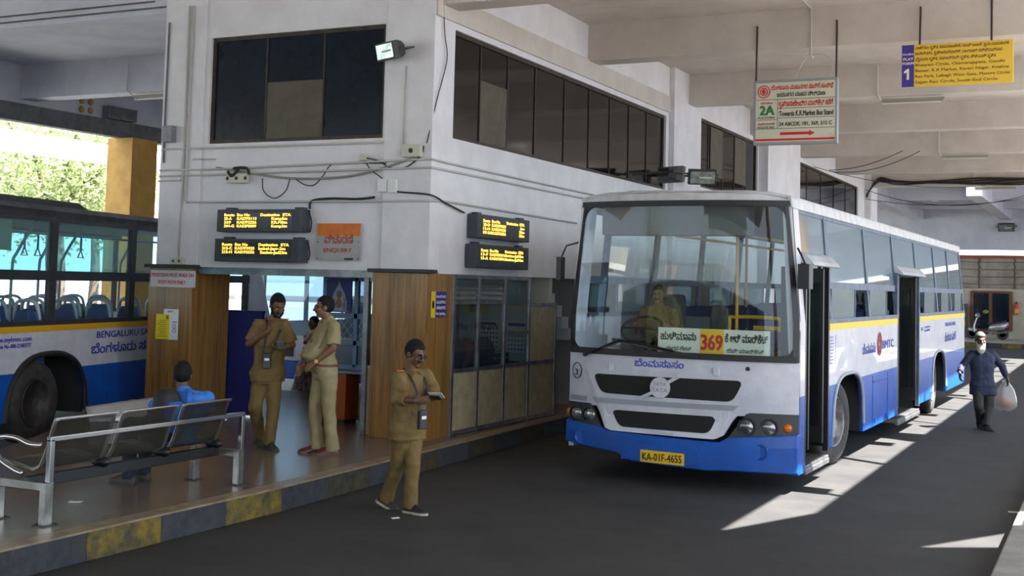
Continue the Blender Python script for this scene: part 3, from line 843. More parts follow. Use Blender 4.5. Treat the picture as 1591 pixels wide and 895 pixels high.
# side lettering and hatch
S1 = V((1.3035, 0, 0)); yd = V((0, 1, 0))
mb = MB()
write(mb, 'ಬೆಂಮಸಾಸಂ', (1.303, 3.42, 1.31), yd, Z1, width=.88, height=.12, bold=.015)
write(mb, 'BMTC', (1.303, 4.80, 1.335), yd, Z1, width=.86, height=.115, bold=.02)
for k, (s_, ww) in enumerate((('BMTC', .22), ('www.mybmtc.com', .62), ('Helpline No-080-22483777', .6))):
    write(mb, s_, (1.303, 8.25 if k == 0 else 8.6, 1.50 if k == 0 else 1.54 - .06 * (k - 1)), yd, Z1, width=ww, height=.04 if k else .06)
write(mb, 'BENGALURU SARIGE', (1.303, 11.1, 1.52), yd, Z1, width=1.45, height=.07, bold=.01); write(mb, 'ಬೆಂಗಳೂರು ಸಾರಿಗೆ', (1.303, 11.05, 1.24), yd, Z1, width=1.55, height=.15, bold=.01)
mb.box((1.3, 1.53, 1.27), (1.3025, 1.535, 1.60)); mb.box((1.3, 1.815, 1.27), (1.3025, 1.82, 1.60))
for i in range(9): write(mb, 'WINDOW SEATS' if i % 2 else 'RESERVED', (1.303, 1.57, 1.575 - .037 * i), yd, Z1, width=.2, height=.016) if 0 else mb.box((1.3, 1.56, 1.575 - .037 * i), (1.3025, 1.56 + .1 + .1 * random.random(), 1.585 - .037 * i))
put('lettering', mb, textblue, bus)
mb = MB()
cc = V((1.304, 4.57, 1.41))
for r_ in (.155, .135, .075): mb.tube([cc + V((0, r_ * 1.0 * cos(2 * pi * j / 32), r_ * sin(2 * pi * j / 32))) for j in range(32)], .006, 5, close=True)
for j in range(12): a = 2 * pi * j / 12; mb.tube([cc + V((0, .09 * cos(a), .09 * sin(a))), cc + V((0, .125 * cos(a), .125 * sin(a)))], .006, 5)
for j in range(8): a = 2 * pi * j / 8; mb.ell(cc + V((0, .045 * cos(a), .045 * sin(a))), (.003, .018, .018), 8, 6)
put('round_emblem', mb, mat('maroon_emblem', rgb(150, 70, 70), .6), bus)
mb = MB(); mb.tube([(1.302, 4.1, .33), (1.302, 4.1, 1.0), (1.302, 5.2, 1.0), (1.302, 5.2, .33)], .007, 5); mb.tube([(1.302, 4.15, .92), (1.302, 5.15, .92)], .012, 5)
for y in (4.25, 5.1): mb.cyl((1.29, y, .40), (1.315, y, .40), .03, 12)
put('side_hatch', mb, bus_blue, bus)
mb = MB(); mb.box((1.3, 13.85, 1.47), (1.3035, 13.99, 1.58)); put('yellow_sticker', mb, bus_yel, bus)

# route board standing inside the windscreen
board_w = mat('cream_board', rgb(224, 222, 206), .6)
rb = thing('route_board', (-3.75, 12.95, 1.37), 'white route board with a red 369 on yellow inside the windscreen', 'sign')
BY = 12.74
mb = MB(); mb.box((-4.45, BY, 1.39), (-3.22, BY + .012, 1.67)); put('panel', mb, board_w, rb)
mb = MB(); mb.box((-3.975, BY - .004, 1.392), (-3.715, BY, 1.668)); put('number_field', mb, mat('yellow_field', rgb(238, 190, 40), .6), rb)
mb = MB(); write(mb, '369', (-3.96, BY - .006, 1.45), X1, Z1, width=.23, height=.165, bold=.03); put('number', mb, textred, rb)
mb = MB(); write(mb, 'ಹುಳಿಮಾವು', (-4.42, BY - .002, 1.54), X1, Z1, width=.40, height=.08, bold=.02); write(mb, 'ಕೆ ಆರ್ ಮಾರ್ಕೆಟ್', (-3.70, BY - .002, 1.54), X1, Z1, width=.46, height=.08, bold=.02)
write(mb, 'ಸಾಗರ ಗೇಟ್', (-4.36, BY - .002, 1.43), X1, Z1, width=.29, height=.04, bold=.01); write(mb, 'ಜೆಪಿ ಮಾರ್ಕೆಟ್', (-3.68, BY - .002, 1.43), X1, Z1, width=.40, height=.04, bold=.01)
put('lettering', mb, textblk, rb)
# ================================================================ PILLARS, KIOSK, BOOTH
for nm, x0, y1 in (('column_wood_left', -11.56, 13.34), ('column_wood_right', -8.04, 13.2)):
    mb = MB(); mb.box((x0, YF - .045, PZ), (x0 + .735 + (.03 if nm.endswith('right') else 0), y1, 2.2))
    struct(nm, mb, woodp, bevel=.006)
    mb = MB(); mb.box((x0 - .05, YF - .10, 2.2), (x0 + .82, YF + .1, 2.245)); struct('trim_cap', mb, darkstone, bevel=.006)
struct('lintel', MB().box((-10.8, YF + .02, 2.13), (-8.04, YF + .2, 2.22)), alu)
bl = thing('blue_partition', (-10.5, 13.36, PZ), 'dark blue sheet partition beside the left wooden pillar', 'partition')
mb = MB(); mb.box((-10.86, 13.36, PZ + .02), (-10.28, 13.42, 1.62)); put('sheet', mb, mat('navy_sheet', rgb(20, 32, 104), .45, var=rgb(16, 26, 88), vscale=2), bl)
mb = MB(); mb.box((-10.87, 13.35, 1.62), (-10.27, 13.43, 1.65)); mb.box((-10.86, 13.352, 1.17), (-10.28, 13.36, 1.18)); put('edge_strip', mb, mat('navy_edge', rgb(14, 22, 78), .4), bl)

# glazed kiosk along the road side
kio = thing('enquiry_kiosk', (XR, 14.7, PZ), 'aluminium framed kiosk with cream lower panels and glass front beside the wooden pillar', 'kiosk')
ks = [13.22, 13.89, 14.64, 15.40, 16.29]
kx = XR + .0
def krect(mb, y0, y1, z0, z1, o=.025): mb.box((kx - o, y0, z0), (kx + o, y1, z1))
for i, y in enumerate(ks):
    mb = MB(); krect(mb, y - .03, y + .03, PZ, 2.2 if i < 4 else 1.84); put('post', mb, alu, kio, bevel=.004)
mb = MB(); krect(mb, ks[0], ks[4], .235, .285, .022); put('bottom_rail', mb, alu, kio)
mb = MB(); krect(mb, ks[0], ks[4], .985, 1.035, .022); put('middle_rail', mb, alu, kio)
mb = MB(); krect(mb, ks[0], ks[3], 2.15, 2.2, .022); put('head_rail', mb, alu, kio)
mb = MB(); krect(mb, ks[0], ks[2], 1.83, 1.88, .022); put('transom', mb, alu, kio)
mb = MB(); krect(mb, ks[2], ks[3], 1.42, 1.46, .022); put('transom', mb, alu, kio)
mb = MB(); krect(mb, ks[3], ks[4], 1.79, 1.84, .022); put('transom', mb, alu, kio)
cream = mat('cream_laminate', rgb(178, 166, 134), .5, var=rgb(160, 148, 118), vscale=7)
for a, b in zip(ks, ks[1:]):
    mb = MB(); krect(mb, a + .02, b - .02, .27, 1.0, .008); put('lower_panel', mb, cream, kio)
mb = MB(); krect(mb, ks[3] + .02, ks[4] - .02, 1.02, 1.81, .008); put('side_panel', mb, cream, kio)
kglass = glass('kiosk_glass', (.72, .78, .80, 1), 1, 1.5, .06, (.4, .45, .48, 1))
for a, b in ((0, 1), (1, 2)):
    mb = MB(); krect(mb, ks[a] + .03, ks[b] - .03, 1.035, 1.83, .004); put('pane', mb, kglass, kio)
    for k in range(4):
        z = 1.89 + .066 * k; mb = MB(); mb.prism([(kx + .02, ks[a] + .03, z), (kx + .024, ks[a] + .03, z), (kx - .018, ks[a] + .03, z + .07), (kx - .022, ks[a] + .03, z + .07)], (0, ks[b] - ks[a] - .06, 0)); put('louvre', mb, glass('louvre_glass', (.6, .68, .72, 1), 1, 1.6, .25, (.5, .55, .58, 1)), kio)
mb = MB(); krect(mb, ks[2] + .03, ks[3] - .03, 1.035, 1.42, .004); put('pane', mb, kglass, kio)
mb = MB(); krect(mb, ks[2] + .03, ks[3] - .03, 1.46, 2.15, .004); put('pane', mb, kglass, kio)
mb = MB(); write(mb, 'May I help you', (kx + .006, 13.35, 1.52), Y1, Z1, width=1.1, height=.09, bold=.01); put('lettering', mb, mat('dim_blue_letters', rgb(44, 52, 84), .6), kio)
# inside the kiosk
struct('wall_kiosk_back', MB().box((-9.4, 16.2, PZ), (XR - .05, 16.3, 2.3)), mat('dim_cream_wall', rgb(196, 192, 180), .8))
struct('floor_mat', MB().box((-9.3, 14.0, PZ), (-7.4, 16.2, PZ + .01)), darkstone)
desk = thing('office_desk', (-7.75, 14.9, PZ), 'dark desk inside the glass kiosk', 'desk')
mb = MB(); mb.box((-8.1, 13.5, .93), (-7.4, 16.1, .98)); put('desk_top', mb, darkin, desk, bevel=.005)
mb = MB(); mb.box((-8.05, 13.55, PZ), (-7.45, 13.6, .93)); mb.box((-8.05, 16.0, PZ), (-7.45, 16.05, .93)); put('side_panel', mb, darkin, desk)
for y, c_, lab in ((14.1, rgb(34, 40, 40), 'dark bag with green marks on the desk in the left kiosk pane'), (14.45, rgb(130, 30, 36), 'small red bag between the dark ones on the kiosk desk'), (14.95, rgb(26, 34, 60), 'navy office chair back seen through the middle kiosk pane')):
    mb = MB(); mb.ell((-7.75, y, 1.17), (.14, .26 if y != 14.45 else .1, .2), 18, 12)
    o = put('bag' if y < 14.9 else 'chair_back', mb, mat('fab%d' % int(y * 100), c_, .7, bump=.4, bscale=20), smooth=True); tag(o, lab, 'bag' if y < 14.9 else 'chair')
for (y, z, w_, h_, lab) in ((15.0, 1.22, .30, .42, 'white calendar sheet with rows on the kiosk back wall'), (15.55, 1.18, .34, .46, 'white calendar sheet with blue heading on the kiosk back wall, right one')):
    pass
cal = mat('paper_white', rgb(226, 226, 222), .7)
mb = MB(); mb.box((-8.45, 16.18, 1.12), (-8.15, 16.2, 1.55)); o = thing('calendar', (-8.3, 16.19, 1.12), 'white calendar on the back wall seen through the middle kiosk pane', 'calendar'); put('sheet', mb, cal, o)
mb = MB(); 
for i in range(6):
    for j in range(5): mb.box((-8.42 + .05 * i, 16.177, 1.16 + .065 * j), (-8.395 + .05 * i, 16.18, 1.185 + .065 * j))
mb.box((-8.43, 16.177, 1.49), (-8.17, 16.18, 1.53)); put('printed_dates', mb, textblk, o)
o2 = thing('calendar', (-7.82, 16.19, 1.12), 'white calendar on the back wall seen through the third kiosk pane', 'calendar')
put('sheet', MB().box((-7.99, 16.18, 1.1), (-7.65, 16.2, 1.55)), cal, o2)
mb = MB()
for i in range(6):
    for j in range(5): mb.box((-7.97 + .054 * i, 16.177, 1.13 + .065 * j), (-7.945 + .054 * i, 16.18, 1.155 + .065 * j))
mb.box((-7.97, 16.177, 1.48), (-7.67, 16.18, 1.53)); put('printed_dates', mb, textblue, o2)
o3 = thing('notice_sheet', (-8.5, 16.19, 1.6), 'yellowish notice with a dark photo on the kiosk back wall', 'notice')
put('sheet', MB().box((-8.72, 16.18, 1.62), (-8.32, 16.2, 1.95)), mat('yellowed_paper', rgb(210, 190, 120), .7), o3); put('photo_print', MB().box((-8.62, 16.177, 1.66), (-8.42, 16.18, 1.78)), darkin, o3)
o4 = thing('counter_plaque', (-7.42, 14.85, 1.0), 'small black plaque leaning inside the middle kiosk pane', 'sign')
put('plate', MB().box((-7.36, 14.32, 1.04), (-7.345, 14.95, 1.17)), textblk, o4); mb = MB(); write(mb, 'Please do not lean', (-7.344, 14.5, 1.10), Y1, Z1, width=.4, height=.03); put('lettering', mb, board_w, o4)

# pieces of stair behind the kiosk
mb = MB()
for k in range(5): mb.box((-9.2, 16.5 + .26 * k, 2.15 - .18 * k - .18), (-7.6, 16.5 + .26 * (k + 1), 2.15 - .18 * k))
mb.box((-9.2, 16.45, 1.9), (-7.6, 17.8, 1.95)) if 0 else None
stairs = put('stair_flight', mb, mat('stair_paint', rgb(196, 200, 206), .7)); stairs['kind'] = 'structure'
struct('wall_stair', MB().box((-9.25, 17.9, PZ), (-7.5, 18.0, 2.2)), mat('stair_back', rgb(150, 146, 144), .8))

# aluminium door post and frosted glass strip by the right pillar
dp = thing('door_post', (-8.24, 12.8, PZ), 'tall aluminium door post left of the right wooden pillar', 'post')
mb = MB(); mb.box((-8.27, 12.74, PZ), (-8.20, 12.82, 2.14)); put('stile', mb, alu, dp, bevel=.004)
mb = MB(); mb.box((-8.2, 12.76, 1.02), (-8.04, 12.80, 1.06)); mb.box((-8.2, 12.76, 2.09), (-8.04, 12.8, 2.14)); put('rail', mb, alu, dp)
put('glass_strip', MB().box((-8.2, 12.775, 1.06), (-8.05, 12.785, 2.09)), clear_glass, dp); put('kick_panel', MB().box((-8.2, 12.77, PZ), (-8.05, 12.79, 1.02)), cream, dp)

# blue framed booth with poster, grille, wooden counter
FB = 13.9
bf = mat('pale_blue_frame', rgb(124, 150, 180), .5)
bo = thing('ticket_booth', (-9.2, FB, PZ), 'pale blue framed booth with wire grille behind the police-style khaki officer', 'booth')
bo['label'] = 'pale blue framed booth with wire grille over the wooden counter'
def bbar(x0, x1, z0, z1, y=FB, t=.03): return MB().box((x0, y - t, z0), (x1, y + t, z1))
for x in (-9.63, -9.12, -8.2): put('post', bbar(x - .03, x + .03, .93, 2.15), bf, bo, bevel=.004)
for z0, z1 in ((2.08, 2.14), (1.58, 1.65), (1.22, 1.29), (.90, .97)): put('rail', bbar(-9.6, -8.2, z0, z1), bf, bo, bevel=.004)
mb = MB()
for i in range(14):
    for s in (1, -1):
        x = -9.62 + .12 * i; a = V((x, FB, 1.29)); b = V((x + s * .27, FB, 1.58))
        def cl(p, q):
            lo, hi = -9.58, -8.22; d = q - p; t0, t1 = 0, 1
            for e in (lo, hi):
                if abs(d.x) > 1e-6:
                    t = (e - p.x) / d.x
                    if (e == lo) == (d.x > 0): t0 = max(t0, t)
                    else: t1 = min(t1, t)
            return (p + d * t0, p + d * t1) if t1 > t0 else None
        r_ = cl(a, b)
        if r_: mb.tube(list(r_), .005, 5)
put('wire_grille', mb, mat('pale_wire', rgb(176, 182, 188), .4, .5), bo)
for x0, x1, z0, z1 in ((-9.6, -9.15, .97, 1.22), (-9.09, -8.23, .97, 1.22), (-9.09, -8.23, 1.65, 2.08)): put('pane', MB().box((x0, FB - .005, z0), (x1, FB + .005, z1)), kglass, bo)
po = thing('picture', (-9.37, FB - .05, 1.65), 'blue picture with a silver shrine figure in the booth frame', 'picture')
put('backing', MB().box((-9.57, FB - .05, 1.66), (-9.18, FB - .03, 2.11)), mat('royal_blue_print', rgb(24, 36, 120), .35), po)
mb = MB(); py = FB - .053
c = V((-9.375, py, 1.9))
arc = [c + V((.115 * cos(a) * (1 if sin(a) < .5 else 1), 0, .0)) for a in ()]
mb.prism([(-9.50, py, 1.68), (-9.25, py, 1.68), (-9.25, py, 1.80), (-9.29, py, 1.92), (-9.34, py, 2.0), (-9.375, py, 2.09), (-9.41, py, 2.0), (-9.46, py, 1.92), (-9.50, py, 1.80)], (0, -.003, 0))
put('silver_arch', mb, mat('silver_print', rgb(160, 168, 186), .4), po)
mb = MB(); mb.ell((-9.375, py - .003, 1.90), (.045, .003, .055), 14, 10); mb.ell((-9.375, py - .003, 1.78), (.05, .003, .07), 14, 10); put('centre_figure', mb, mat('bronze_print', rgb(140, 104, 78), .5), po)
mb = MB()
for x in (-9.46, -9.29):
    mb.ell((x, py - .003, 1.75), (.03, .003, .06), 10, 8); mb.ell((x, py - .003, 1.83), (.018, .003, .02), 10, 8)
mb.box((-9.55, py - .002, 1.665), (-9.2, py, 1.68)); put('side_ornaments', mb, mat('grey_print', rgb(120, 126, 140), .5), po)
ct = thing('wooden_counter', (-9.2, FB - .3, PZ), 'orange-brown wooden counter under the blue framed booth', 'counter')
cw = wood('orange_wood', rgb(172, 84, 34), rgb(140, 64, 24), .4, 14)
put('front_panel', MB().box((-9.52, FB - .42, PZ + .05), (-9.16, FB - .1, .88)), cw, ct, bevel=.004); put('side_panel', MB().box((-9.155, FB - .42, PZ + .05), (-8.98, FB - .1, .88)), cw, ct, bevel=.004)
put('counter_top', MB().box((-9.56, FB - .45, .88), (-8.25, FB - .05, .905)), mat('pale_counter_top', rgb(140, 150, 160), .3), ct, bevel=.004); put('plinth', MB().box((-9.5, FB - .40, PZ), (-9.0, FB - .12, PZ + .05)), darkstone, ct)
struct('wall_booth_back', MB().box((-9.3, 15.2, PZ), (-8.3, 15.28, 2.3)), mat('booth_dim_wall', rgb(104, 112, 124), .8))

# ================================================================ SIGNS AND DISPLAYS
led_case = mat('led_case', rgb(66, 72, 82), .55, var=rgb(56, 60, 68), vscale=8)
led_screen = mat('led_screen', rgb(40, 40, 40), .3)
led_on = emit('amber_led', rgb(255, 176, 60), 2.0)
def led_board(org, xd, w_, h_, dep, lines, label):
    """org = lower left front corner, xd = reading direction, outward normal = xd x z"""
    xd = V(xd); nd = xd.cross(Z1)
    t = thing('bus_arrival_display', V(org) + xd * w_ / 2 - nd * dep, label, 'display', 'amber arrival displays')
    org = V(org)
    def bx(a, b, c, d, e, f): return MB().prism([org + xd * a + Z1 * c + nd * e, org + xd * b + Z1 * c + nd * e, org + xd * b + Z1 * d + nd * e, org + xd * a + Z1 * d + nd * e], nd * (f - e))
    put('case', bx(0, w_, 0, h_, -dep, 0), led_case, t, bevel=.008)
    put('screen', bx(w_ * .085, w_ * .90, h_ * .17, h_ * .85, 0, .003), led_screen, t)
    for a in (.06, .88): put('bracket', bx(w_ * a, w_ * a + .12, h_, h_ + .028, -dep * .9, -dep * .4), led_case, t)
    mb = MB(); n = len(lines); lh = h_ * .66 / 4
    for i, ln in enumerate(lines):
        for (u, s_, ww) in ln: write(mb, s_, org + xd * w_ * u + Z1 * (h_ * .835 - lh * (i + .86)) + nd * .004, xd, Z1, height=lh * .74, width=w_ * ww, bold=.012)
    put('lit_text', mb, led_on, t)
    return t
hd = [(.095, 'Route', .12), (.25, 'Bus No', .15), (.53, 'Destination', .22), (.79, 'ETA', .09)]
led_board((-10.33, 12.42, 2.675), X1, 1.32, .285, .19, [hd, [(.095, '25-A', .09), (.25, 'KA57F0113', .23), (.66, 'Kemp5m', .18)], [(.095, '369', .08), (.25, 'KA57F2226', .23), (.66, 'KR.M8m', .18)], [(.095, '304-G', .12), (.25, 'KA53F0009', .23), (.66, 'Kemp3m', .18)]], 'amber lit arrival display, upper of the two left of the enquiry sign')
led_board((-10.35, 12.42, 2.295), X1, 1.33, .29, .19, [hd, [(.095, '215-C', .12), (.25, 'KA57F3925', .23), (.53, 'Isabel-Jayr-3m', .31)], [(.095, '215-H', .12), (.25, 'KA01F6556', .23), (.55, 'Station-Jad23m', .31)]], 'amber lit arrival display, lower of the two left of the enquiry sign')
led_board((-7.12, 13.52, 2.665), Y1, 1.52, .30, .15, [hd, [(.095, '28-D', .12), (.25, 'KA53F0021', .26), (.80, '6m', .08)], [(.095, '13-H', .12), (.25, 'KA53F0123', .26), (.78, '23m', .1)], [(.095, 'MF-210KA57F5336', .42), (.78, '28m', .1)]], 'amber lit arrival display on the road side wall, upper one above the kiosk')
led_board((-7.12, 13.48, 2.29), Y1, 1.55, .30, .15, [hd, [(.095, '13-F', .12), (.25, 'KA57F3611', .26), (.52, ':Station-Jai18m', .36)], [(.095, '13-A', .12), (.25, 'KA01F3954', .26), (.52, ':Station-Jai16m', .36)]], 'amber lit arrival display on the road side wall, lower one above the kiosk')
FY = YF - .032
eq = thing('enquiry_sign', (-8.56, FY, 2.33), 'metal enquiry sign with an orange top band on the white wall', 'sign')
put('plate', MB().box((-8.885, FY - .012, 2.335), (-8.235, FY, 2.79)), mat('pale_metal_plate', rgb(170, 172, 170), .5, .1, var=rgb(156, 158, 156), vscale=5), eq)
put('orange_band', MB().box((-8.87, FY - .014, 2.635), (-8.235, FY - .012, 2.79)), mat('orange_paint', rgb(224, 122, 30), .55, var=rgb(206, 108, 24), vscale=6), eq)
mb = MB(); write(mb, 'ವಿಚಾರಣೆ', (-8.76, FY - .013, 2.545), X1, Z1, width=.42, height=.10, bold=.015); write(mb, 'ENQUIRY', (-8.77, FY - .013, 2.435), X1, Z1, width=.42, height=.052, bold=.02); put('lettering', mb, mat('brick_red_letters', rgb(176, 54, 48), .5), eq)
mb = MB()
for x in (-8.86, -8.26):
    for z in (2.36, 2.56): mb.cyl((x, FY - .016, z), (x, FY - .012, z), .008, 8)
mb.box((-8.46, FY - .0145, 2.34), (-8.33, FY - .012, 2.365)); put('screws', mb, darkin, eq)
PY = YF - .047
ps = thing('pedestrian_sign', (-11.15, PY, 1.95), 'white sign with red words at the top of the left wooden pillar', 'sign')
put('plate', MB().box((-11.53, PY - .008, 1.945), (-10.77, PY, 2.165)), mat('white_plate', rgb(206, 206, 206), .5), ps)
mb = MB(); write(mb, 'PEDESTRIAN MUST WALK ON', (-11.51, PY - .009, 2.08), X1, Z1, width=.71, height=.05, bold=.015); write(mb, 'FOOT PATH ONLY', (-11.39, PY - .009, 1.985), X1, Z1, width=.46, height=.052, bold=.015); put('lettering', mb, textred, ps)
wp = thing('white_poster', (-11.13, PY, 1.25), 'white printed poster half covered by a yellow one on the left pillar', 'poster')
put('sheet', MB().box((-11.28, PY - .003, 1.255), (-11.03, PY, 1.655)), cal, wp)
mb = MB(); write(mb, 'BMTC', (-11.21, PY - .004, 1.61), X1, Z1, width=.1, height=.025, bold=.02); mb.box((-11.13, PY - .004, 1.48), (-11.05, PY - .003, 1.49))
for z in (1.43, 1.375): mb.tube([V((-11.09, PY - .004, z)) + V((.025 * cos(a * .4), 0, .025 * sin(a * .4))) for a in range(16)], .004, 5, close=True)
put('print', mb, textblue, wp)
yp = thing('yellow_poster', (-11.3, PY, 1.25), 'yellow printed poster on the left wooden pillar', 'poster')
put('sheet', MB().box((-11.405, PY - .007, 1.255), (-11.175, PY - .004, 1.585)), mat('yellow_paper', rgb(228, 206, 24), .6), yp)
mb = MB()
for i in range(9): mb.box((-11.38 + .02 * (i % 3), PY - .008, 1.29 + .026 * i), (-11.22 - .02 * (i % 2), PY - .007, 1.298 + .026 * i))
mb.box((-11.23, PY - .008, 1.52), (-11.195, PY - .007, 1.57)); put('print', mb, mat('brown_print', rgb(150, 84, 24), .6), yp)
RX = -8.04 + .765 + .002
sp = thing('no_spitting_sign', (RX, 12.85, 1.68), 'small purple and yellow no spitting sign on the right wooden pillar', 'sign')
put('plate', MB().box((RX, 12.66, 1.675), (RX + .006, 13.03, 1.985)), mat('purple_enamel', rgb(50, 44, 132), .4), sp)
put('yellow_strip', MB().box((RX + .006, 12.66, 1.675), (RX + .008, 12.77, 1.985)), mat('yellow_enamel', rgb(222, 196, 26), .4), sp)
mb = MB()
for i, s_ in enumerate(('ಉಗುಳು', 'ವುದನ್ನು', 'ನಿಷೇಧಿಸಿದೆ', 'No Spitting')): write(mb, s_, (RX + .007, 12.79, 1.91 - .068 * i), Y1, Z1, width=.22, height=.035, bold=.01)
put('lettering', mb, board_w, sp)
mb = MB(); mb.ell((RX + .008, 12.715, 1.83), (.003, .03, .05), 12, 8); put('head_symbol', mb, textblk, sp)

# hanging route signs
def hang(name, label, x0, x1, z0, z1, y, rods, dep, border):
    t = thing(name, ((x0 + x1) / 2, y, z0), label, 'sign')
    put('panel', MB().box((x0, y, z0), (x1, y + dep, z1)), border, t, bevel=.006)
    for (xr, zt, yr) in rods:
        mb = MB(); mb.tube([(xr, y + dep / 2, z1), (xr - .01, yr, zt)], .014, 8); put('hanger_rod', mb, mat('rusty_rod', rgb(58, 40, 36), .6), t)
    return t
HY = 17.18
t2 = hang('platform_sign', 'hanging framed sign with a green 2A and a red arrow over the road', -4.62, -3.43, 4.17, 5.10, HY, [(-4.60, 5.92, 17.3), (-3.46, 5.93, 17.3)], .10, mat('steel_border', rgb(150, 154, 156), .4, .5))
y = HY - .004
put('face', MB().box((-4.585, y, 4.21), (-3.465, y + .005, 5.06)), mat('cream_face', rgb(202, 200, 178), .5, var=rgb(180, 172, 140), vscale=3, lo=.55, hi=.8), t2)
mb = MB(); y -= .002
write(mb, 'ಬೆಂಗಳೂರು ಮಹಾನಗರ ಸಾರಿಗೆ ಸಂಸ್ಥೆ', (-4.36, y, 4.955), X1, Z1, width=.87, height=.065, bold=.015); write(mb, 'ಕೃಷ್ಣರಾಜೇಂದ್ರ ಮಾರ್ಕೆಟ್ ಕಡೆಗೆ', (-4.25, y, 4.715), X1, Z1, width=.76, height=.075, bold=.015); write(mb, 'ಅಂಕಣ', (-4.51, y, 4.755), X1, Z1, width=.17, height=.03, bold=.02); write(mb, 'ಮಾರ್ಗ ಸಂಖ್ಯೆ', (-4.55, y, 4.455), X1, Z1, width=.24, height=.03, bold=.02)
mb.box((-4.23, y, 4.305), (-3.82, y + .004, 4.345)); mb.prism([(-3.82, y, 4.285), (-3.74, y, 4.325), (-3.82, y, 4.365)], (0, .004, 0)); mb.box((-4.585, y, 4.225), (-3.465, y + .004, 4.255))
cc = V((-4.47, y, 4.935))
for r_ in (.092, .078): mb.tube([cc + V((r_ * cos(2 * pi * j / 28), 0, r_ * sin(2 * pi * j / 28))) for j in range(28)], .004, 5, close=True)
for j in range(12): a = 2 * pi * j / 12; mb.ell(cc + V((.05 * cos(a), 0, .05 * sin(a))), (.012, .003, .012), 8, 6)
mb.ell(cc, (.028, .003, .034), 10, 8)
put('red_lettering', mb, textred, t2)
mb = MB(); write(mb, '2A', (-4.52, y, 4.60), X1, Z1, width=.2, height=.135, bold=.04); put('green_lettering', mb, mat('green_letters', rgb(24, 120, 56), .5), t2)
mb = MB(); write(mb, 'ಜಯನಗರ ವಾಹನ ನಿಲ್ದಾಣ', (-4.28, y, 4.855), X1, Z1, width=.68, height=.06, bold=.015); write(mb, 'Towards K.R.Market Bus Stand', (-4.245, y, 4.575), X1, Z1, width=.76, height=.075, bold=.02); write(mb, 'PLATFORM', (-4.55, y, 4.545), X1, Z1, width=.24, height=.028, bold=.02); write(mb, 'ROUTE NO', (-4.55, y, 4.405), X1, Z1, width=.24, height=.03, bold=.02); write(mb, '24 ABCDE, 181, 369, 215 C', (-4.245, y, 4.435), X1, Z1, width=.74, height=.055, bold=.02)
for x0, x1, z in ((-4.585, -3.465, 4.815), (-4.27, -3.465, 4.685), (-4.27, -3.465, 4.545), (-4.585, -4.27, 4.525), (-4.585, -3.465, 4.395)): mb.box((x0, y, z), (x1, y + .003, z + .006))
mb.box((-4.273, y, 4.395), (-4.267, y + .003, 4.815)); put('black_lettering', mb, textblk, t2)
t1 = hang('platform_sign', 'hanging yellow sign with a purple platform 1 panel at the right', -2.56, -1.15, 4.90, 5.475, HY - .05, [(-2.33, 6.03, 17.3), (-1.42, 6.05, 17.3)], .03, mat('yellow_sign', rgb(226, 184, 58), .5))
y = HY - .054
put('purple_panel', MB().box((-2.56, y, 4.90), (-2.40, y + .004, 5.475)), mat('purple_sign', rgb(62, 44, 132), .5), t1)
mb = MB(); write(mb, 'ಅಂಕಣ', (-2.555, y - .001, 5.335), X1, Z1, width=.15, height=.03); write(mb, 'PLAT', (-2.54, y - .001, 5.265), X1, Z1, width=.13, height=.035, bold=.03); write(mb, 'FORM', (-2.55, y - .001, 5.205), X1, Z1, width=.145, height=.035, bold=.03); mb.prism([(-2.465, y - .002, 5.0), (-2.465, y - .002, 5.15), (-2.485, y - .002, 5.15), (-2.53, y - .002, 5.115), (-2.53, y - .002, 5.085), (-2.495, y - .002, 5.10), (-2.495, y - .002, 5.0)], (0, .002, 0)); put('white_lettering', mb, board_w, t1)
mb = MB()
for i, (s_, ww) in enumerate((('ಬಾಷ್ಯಂ ವೃತ್ತ, ಚಾಮರಾಜಪೇಟೆ, ಗಾಂಧಿ ಬಜಾರ್, ಕೃ.ರಾ ಮಾರುಕಟ್ಟೆ', 1.18), ('ಕಾವೇರಿನಗರ, ಕೃಷ್ಣರಾವ್‌ಪಾರ್ಕ್, ಲಾಲ್‌ಬಾಗ್ ಪಶ್ಚಿಮದ್ವಾರ', 1.10), ('ಮೈಸೂರು ವೃತ್ತ, ಸಜ್ಜನ್‌ರಾವ್ ವೃತ್ತ, ಸೌತ್ಎಂಡ್ ವೃತ್ತ', 1.02), ('Bhasyam Circle, Chamarajapete, Gandhi', 1.13), ('Bazaar, K.R Market, Kaveri Nagar, Krishna', 1.18), ('Rao Park, Lalbagh West Gate, Mysore Circle', 1.19), ('Sajjan Rao Circle, South End Circle', 1.04))):
    write(mb, s_, (-2.385, y + .003, 5.41 - .078 * i), X1, Z1, width=ww, height=.04, bold=.008)
put('brown_lettering', mb, mat('dark_brown_letters', rgb(92, 70, 22), .6), t1)

# tube lights under the beams with their conduits
def tube_light(x0, x1, y, z, label):
    t = thing('tube_light', ((x0 + x1) / 2, y, z), label, 'light', 'tube lights under the beams')
    put('batten', MB().box((x0, y - .03, z - .02), (x1, y + .03, z + .03)), mat('grey_batten', rgb(150, 146, 130), .5), t)
    mb = MB(); mb.tube([(x0 + .05, y, z - .045), (x1 - .05, y, z - .045)], .018, 10); put('tube', mb, mat('unlit_tube', rgb(206, 206, 196), .3), t)
    mb = MB(); mb.box((x0, y - .015, z - .06), (x0 + .04, y + .015, z - .02)); put('holder', mb, mat('cream_holder', rgb(190, 184, 160), .5), t)
    mb = MB(); mb.box((x1 - .04, y - .015, z - .06), (x1, y + .015, z - .02)); put('holder', mb, MATS['cream_holder'], t)
    mb = MB(); mb.tube([(x0 - .02, y - .2, z + .62), (x0 - .02, y - .2, z + .1), (x0 + .02, y - .05, z)], .014, 6); put('feed_pipe', mb, mat('cream_pipe', rgb(200, 192, 178), .6), t)
